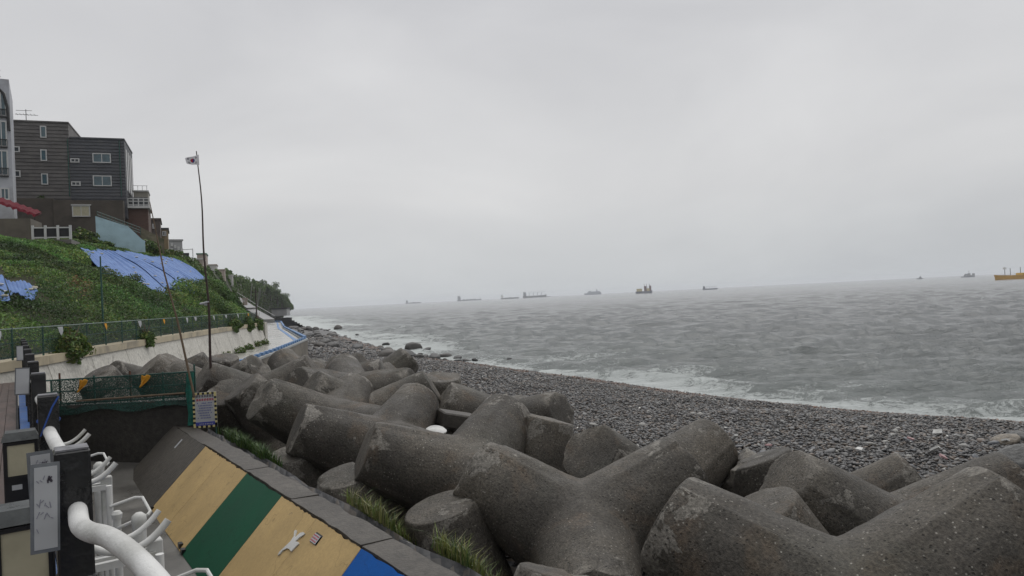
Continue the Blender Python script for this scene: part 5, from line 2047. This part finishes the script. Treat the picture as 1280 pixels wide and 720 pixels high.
rock(BIG[0], 'sea_rock', 'largest dark rock standing in the surf off the beach', (-12.9, 90.5, .15), 1.25, .7)
rock(BIG[1], 'sea_rock', 'low flat rock just right beside the largest surf rock', (-11.0, 88.5, .05), .7, .4)
rock(BIG[2], 'sea_rock', 'tall dark rock in the waves off the end of the blue kerb', (-45.5, 184, .2), 1.3, .8)
rs = np.random.RandomState(77)
for i in range(110):
    y = 68 + 120 * rs.rand() ** 1.35
    sx = np.interp(y, SHORE[:, 1][5:], SHORE[:, 0][5:])
    off = min(4.5, rs.normal(-3.6, 3.4)) - (y - 80) * .02
    x = sx + off
    z = max(0.0, float(beach_z(np.array([x]), np.array([y]))[0]))
    if off > 0:
        rock(BIG[i % 6], 'surf_rock', 'small dark rock awash in the white water near the far walkway', (x, y, .05), .35 + .6 * rs.rand() ** 2, .55, 'small rocks in the surf')
    else:
        rock(BIG[i % 6], 'shore_boulder', 'dark boulder strewn on the shore below the blue kerb', (x, y, z + .1), .32 + .85 * rs.rand() ** 2.2, .6, 'boulders below the blue kerb')
g1 = lambda x, y: float(beach_z(np.array([x]), np.array([y]))[0])
rock(PALE[0], 'beach_rock', 'smooth tan rock lying on the pebbles near the surf', (13.95, 20.5, g1(13.95, 20.5) + .1), .42, .42, rz=.3)
rock(PALE[1], 'beach_rock', 'large grey rock at the edge of the pile of tetrapods', (11.9, 16.9, g1(11.9, 16.9) + .15), .62, .7)
rock(PALE[1], 'beach_rock', 'grey slab of rock on the pebbles behind the tan rock', (14.6, 20.9, g1(14.6, 20.9) + .1), .4, .6)
rs = np.random.RandomState(12)
for i in range(20):
    u, v_ = 3 + rs.rand() * 12, 15.5 + rs.rand() * 9
    p = UV(u, v_)
    if p.x < 6:
        continue
    s = .07 + .07 * rs.rand()
    m = MB()
    m.hexa([(-s, -s * .6, 0), (s, -s * .5, 0), (s * .9, s * .6, .01), (-s * .8, s * .5, .02), (-s, -s * .6, .05), (s, -s * .5, .03), (s * .9, s * .6, .06), (-s * .8, s * .5, .07)])
    o = m.build('litter_scrap', MAT['white'] if i % 4 else (bpy.data.materials.get('pink_scrap') or surf('pink_scrap', (.42, .27, .27))))
    o.location = (p.x, p.y, g1(p.x, p.y) + .12)
    o.rotation_euler = (rs.normal(0, .3), rs.normal(0, .3), rs.rand() * 6)
    if i % 4:
        tag(o, 'scrap of white litter washed up among the pebbles', 'litter', 'white litter on the beach')
    else:
        tag(o, 'scrap of pink litter washed up among the pebbles', 'litter', 'pink litter on the beach')
o = MB().lathe([(0, 0), (.20, 0), (.22, .06), (.17, .10), (0, .11)], (0, 0, 0), 12).build('foam_float', MAT['white'], smooth=True)
o.location = at(545, 541, 14.6)
o.rotation_euler = (.2, .1, .3)
tag(o, 'white foam float caught between the tetrapods', 'float')
o = MB().box(-.42, .42, -.25, .25, -.16, .16).build('concrete_chunk', MAT['conc'], bevel=.03)
o.location = at(571, 525, 15.6)
o.rotation_euler = (.1, .25, .5)
tag(o, 'broken block of pale concrete resting on the tetrapods', 'block')

# ------------------------------------------------------------------ grass on the bank
def grass(name, label, areas, seed, h0, cols, n):
    rs = np.random.RandomState(seed)
    Pn, Cn = [], []
    for (u0, u1, v0, v1, w) in areas:
        k = int(n * w)
        u = u0 + (u1 - u0) * rs.rand(k)
        v_ = v0 + (v1 - v0) * rs.rand(k)
        m_ = fbm(u * 1.6, v_ * 1.6, 3, seed) > .52
        u, v_ = u[m_], v_[m_]
        x = u * DU[0] + v_ * NV[0]
        y = u * DU[1] + v_ * NV[1]
        Pn.append(np.stack([x, y, beach_z(x, y) - .02], 1))
    P = np.concatenate(Pn)
    n = len(P)
    az = rs.rand(n) * 6.28
    d = np.stack([np.cos(az), np.sin(az), 0 * az], 1)
    b = np.stack([-np.sin(az), np.cos(az), 0 * az], 1)
    h = h0 * (.5 + .9 * rs.rand(n))[:, None]
    w = (.004 + .004 * rs.rand(n))[:, None]
    bend = (.2 + .7 * rs.rand(n))[:, None]
    up = np.array([[0, 0, 1.0]])
    c1 = P + up * h * .55 + d * h * bend * .25
    c2 = P + up * h * (1 - bend * .3) + d * h * bend * .9
    V = np.stack([P - b * w, P + b * w, c1 - b * w * .8, c1 + b * w * .8, c2], 1).reshape(-1, 3)
    k = np.arange(n)[:, None] * 5
    F = np.concatenate([k + [0, 1, 3], k + [0, 3, 2], k + [2, 3, 4]], 0)
    ci = rs.randint(0, len(cols), n)
    C = np.array(cols)[ci] * (.6 + .8 * rs.rand(n)[:, None])
    o = np_mesh(name, V, F, MAT['leaf'], cols=np.repeat(C, 5, 0))
    tag(o, label, 'grass', kind='stuff')


grass('bank_grass', 'yellow-green grass on the bank behind the painted sea wall', [(4.4, 7.2, 3.6, 4.7, .5), (8.4, 9.4, 3.6, 4.3, .08)], 5, .27, [(.11, .15, .035), (.16, .17, .05), (.06, .10, .03), (.2, .19, .09)], 12000)
grass('bank_weeds', 'dark green weeds growing at the end of the coping below the warning sign', [(13, 17.5, 3.5, 4.4, 1)], 6, .24, [(.04, .085, .02), (.07, .11, .025), (.03, .06, .018)], 9000)

# ------------------------------------------------------------------ ships at anchor
SH = {}


def smat(n, c):
    if n not in SH:
        SH[n] = surf('ship_' + n, c, .1, .2, .5, .0)
    return SH[n]


def ship(name, label, px, Y, length, kind, heading, hull, house, cat='ship', flip=False):
    p = at(px, 365, Y)
    s = thing(name, label, cat, (p.x, Y, 0), R(heading), 'ships at anchor')
    L_ = length / 2
    B_ = length * .085
    fb = {'tanker': .05, 'bulk': .045, 'cargo': .085, 'ferry': .09, 'supply': .13, 'tug': .14, 'barge': .075, 'navy': .06}[kind] * length
    rings = []
    for f, w, sh in ((-1, .75, 1.05), (-.9, .95, 1.0), (-.5, 1, 1), (.55, 1, 1), (.8, .75, 1.1), (.95, .3, 1.22), (1.0, .03, 1.3)):
        rings.append([(f * L_ * .97, -B_ * w * .9, -1.5), (f * L_ * (1.0 if f < .9 else 1.02), -B_ * w, fb * sh), (f * L_ * (1.0 if f < .9 else 1.02), B_ * w, fb * sh), (f * L_ * .97, B_ * w * .9, -1.5)])
    vs = [v_ for r_ in rings for v_ in r_]
    fs = []
    for i in range(len(rings) - 1):
        for j in range(4):
            fs.append((i * 4 + j, i * 4 + (j + 1) % 4, i * 4 + 4 + (j + 1) % 4, i * 4 + 4 + j))
    fs += [(3, 2, 1, 0), tuple(len(rings) * 4 - 4 + j for j in range(4))]
    MB().add(vs, fs).build('hull', smat(*hull), s)
    hm = smat(*house)
    dk = smat('dark', (.05, .05, .055))
    if kind in ('tanker', 'bulk', 'cargo'):
        h = length * .085
        MB().box(-L_ * .95, -L_ * .70, -B_ * .85, B_ * .85, fb, fb + h).box(-L_ * .90, -L_ * .72, -B_ * .7, B_ * .7, fb + h, fb + h * 1.6).box(-L_ * .86, -L_ * .74, -B_, B_, fb + h * 1.6, fb + h * 1.9).build('bridge', hm, s)
        MB().box(-L_ * .94, -L_ * .88, -B_ * .3, B_ * .3, fb + h, fb + h * 2.1).build('funnel', dk, s)
        MB().tube([(-L_ * .8, 0, fb + h * 1.8), (-L_ * .8, 0, fb + h * 2.8)], length * .004, 5).build('mast', dk, s)
        MB().tube([(L_ * .9, 0, fb), (L_ * .9, 0, fb + h * 1.1)], length * .004, 5).build('foremast', dk, s)
        if kind == 'cargo':
            for f in (-.45, -.1, .25, .6):
                MB().tube([(f * L_, 0, fb), (f * L_, 0, fb + h * 1.7)], length * .010, 6).bar((f * L_, 0, fb + h * 1.4), (f * L_ + L_ * .26, 0, fb + h * 2.0), length * .008).build('crane', hm, s)
        if kind == 'tanker':
            MB().box(-L_ * .6, L_ * .8, -B_ * .2, B_ * .2, fb, fb + h * .25).box(-.05 * L_, .08 * L_, -B_ * .5, B_ * .5, fb, fb + h * .6).build('deck_piping', dk, s)
        if kind == 'bulk':
            for f in (-.45, -.15, .15, .45):
                MB().box((f - .1) * L_, (f + .1) * L_, -B_ * .6, B_ * .6, fb, fb + h * .3).build('hatch', hm, s)
    elif kind == 'ferry':
        h = length * .05
        MB().box(-L_ * .92, L_ * .7, -B_ * .95, B_ * .95, fb, fb + h).box(-L_ * .85, L_ * .55, -B_ * .9, B_ * .9, fb + h, fb + 2 * h).box(L_ * .2, L_ * .5, -B_ * .9, B_ * .9, fb + 2 * h, fb + 2.8 * h).build('superstructure', hm, s)
        MB().box(-L_ * .55, -L_ * .42, -B_ * .4, B_ * .4, fb + 2 * h, fb + 4.2 * h).build('funnel', hm, s)
        MB().tube([(-L_ * .45, 0, fb + 4 * h), (-L_ * .45, 0, fb + 5.2 * h)], length * .006, 5).build('mast', dk, s)
    elif kind == 'supply':
        h = length * .16
        MB().box(-L_ * .85, -L_ * .25, -B_ * 1.1, B_ * 1.1, fb, fb + h).build('deckhouse', smat('buff', (.5, .42, .2)), s)
        MB().box(L_ * .05, L_ * .30, -B_, B_, fb, fb + h * 1.9).box(L_ * .66, L_ * .86, -B_, B_, fb, fb + h * 2.0).build('tower', smat('maroon', (.12, .05, .05)), s)
        MB().box(L_ * .30, L_ * .66, -B_ * .8, B_ * .8, fb, fb + h * 1.0).build('superstructure', smat('buff', (.5, .42, .2)), s)
        for f in (.15, .42, .78):
            MB().bar((f * L_, 0, fb + h), (f * L_ - L_ * .1, 0, fb + h * 2.7), length * .018).build('crane', dk, s)
    elif kind == 'tug':
        h = length * .16
        MB().box(-L_ * .3, L_ * .45, -B_ * .9, B_ * .9, fb, fb + h).box(0, L_ * .35, -B_ * .7, B_ * .7, fb + h, fb + 1.8 * h).build('wheelhouse', hm, s)
        MB().tube([(.1 * L_, 0, fb + 1.8 * h), (.1 * L_, 0, fb + 3.3 * h)], length * .012, 5).build('mast', dk, s)
    elif kind == 'navy':
        h = length * .10
        MB().box(-L_ * .5, L_ * .5, -B_ * .9, B_ * .9, fb, fb + h).box(-L_ * .35, -L_ * .05, -B_ * .7, B_ * .7, fb + h, fb + 2.3 * h).box(.1 * L_, .4 * L_, -B_ * .8, B_ * .8, fb + h, fb + 2.0 * h).box(-L_ * .97, -L_ * .72, -B_ * .8, B_ * .8, fb, fb + 2.1 * h).build('superstructure', hm, s)
        MB().tube([(-.2 * L_, 0, fb + 2 * h), (-.2 * L_, 0, fb + 4.2 * h)], length * .014, 5).bar((-.27 * L_, 0, fb + 4 * h), (-.13 * L_, 0, fb + 4 * h), length * .02).build('mast', hm, s)
    elif kind == 'barge':
        h = length * .05
        MB().box(-L_ * .8, L_ * .1, -B_ * 1.02, B_ * 1.02, fb, fb + h * .7).build('yellow_house', smat('yellow', (.55, .36, .02)), s)
        MB().box(-L_ * .75, -L_ * .45, -B_ * .9, B_ * .9, fb + h * .7, fb + h * 1.6).build('deckhouse', hm, s)
        MB().box(-L_ * .40, -L_ * .22, -B_ * .6, B_ * .6, fb + h * .7, fb + h * 3.0).build('funnel', smat('dark', (.05, .05, .055)), s)
        for f, k in ((-.32, 6.2), (.05, 2.8), (.42, 2.6), (.62, 3.0)):
            MB().tube([(f * L_, 0, fb), (f * L_, 0, fb + h * k)], length * .005, 5).build('mast', dk, s)
        MB().box(.58 * L_, .66 * L_, -B_ * .2, B_ * .2, fb + h * 2.3, fb + h * 2.9).build('white_dome', smat('white', (.6, .6, .58)), s)
        MB().box(-.36 * L_, -.26 * L_, -B_ * .3, B_ * .3, fb + h * 5.6, fb + h * 5.9).build('radar', dk, s)
    return s


blk, gry, wht, buff = ('black', (.03, .03, .035)), ('grey', (.12, .13, .15)), ('white', (.6, .6, .58)), ('buff', (.5, .42, .2))
ship('tanker_ship', 'faint low tanker, the smallest hull near the headland', 516, 4586, 98.7, 'tanker', 0, gry, gry)
ship('bulk_ship', 'long faint bulk carrier riding low between the smallest tanker and the white stern house', 586, 4410, 149.9, 'bulk', 0, gry, gry)
ship('cargo_ship', 'dark cargo ship with a tall white stern house and mast', 637, 3780, 98.3, 'tanker', 0, blk, wht)
ship('cargo_ship', 'long dark cargo ship with deck cranes overlapping a paler hull', 668, 3685, 122.9, 'cargo', 0, blk, gry)
ship('bulk_ship', 'pale hull half hidden behind the long ship with deck cranes', 681, 4057, 61.7, 'bulk', 0, gry, gry)
ship('ferry', 'pale grey-blue passenger ferry with one funnel', 741, 3704, 88.2, 'ferry', 180, ('palegrey', (.24, .26, .30)), ('palegrey', (.24, .26, .30)))
ship('supply_ship', 'stubby work ship with buff yellow deckhouses and maroon towers', 805, 1785, 42.0, 'supply', 0, ('slate', (.12, .13, .17)), buff)
ship('cargo_ship', 'small dark blue-grey coaster with many masts', 888, 2145, 44.5, 'cargo', 0, ('slate', (.12, .13, .17)), ('slate', (.12, .13, .17)))
ship('tug_boat', 'tiny grey tug far out beside the grey patrol ship', 1151, 2160, 18.9, 'tug', 0, gry, gry)
ship('patrol_ship', 'grey patrol ship with a tall central mast', 1211, 1785, 33.6, 'navy', 180, ('slate', (.12, .13, .17)), ('midgrey', (.26, .27, .28)))
ship('work_barge', 'long yellow and orange work vessel with dark funnel cut off by the frame', 1279, 640, 49.6, 'barge', 180, ('orange', (.50, .27, .03)), buff)

# ------------------------------------------------------------------ sea haze
m = MB()
m.box(-9200, 9200, -3200, 9200, -9.0, 42.0)
hz = m.build('haze', None)
hz['kind'] = 'stuff'
hm_ = bpy.data.materials.new('sea_haze')
hm_.use_nodes = True
hn = hm_.node_tree
for n_ in list(hn.nodes):
    if n_.type != 'OUTPUT_MATERIAL':
        hn.nodes.remove(n_)
pv = hn.nodes.new('ShaderNodeVolumePrincipled')
pv.inputs['Color'].default_value = (.93, .96, 1.0, 1)
pv.inputs['Density'].default_value = .00016
pv.inputs['Anisotropy'].default_value = .2
hn.links.new(pv.outputs[0], [n_ for n_ in hn.nodes if n_.type == 'OUTPUT_MATERIAL'][0].inputs['Volume'])
hz.data.materials.append(hm_)
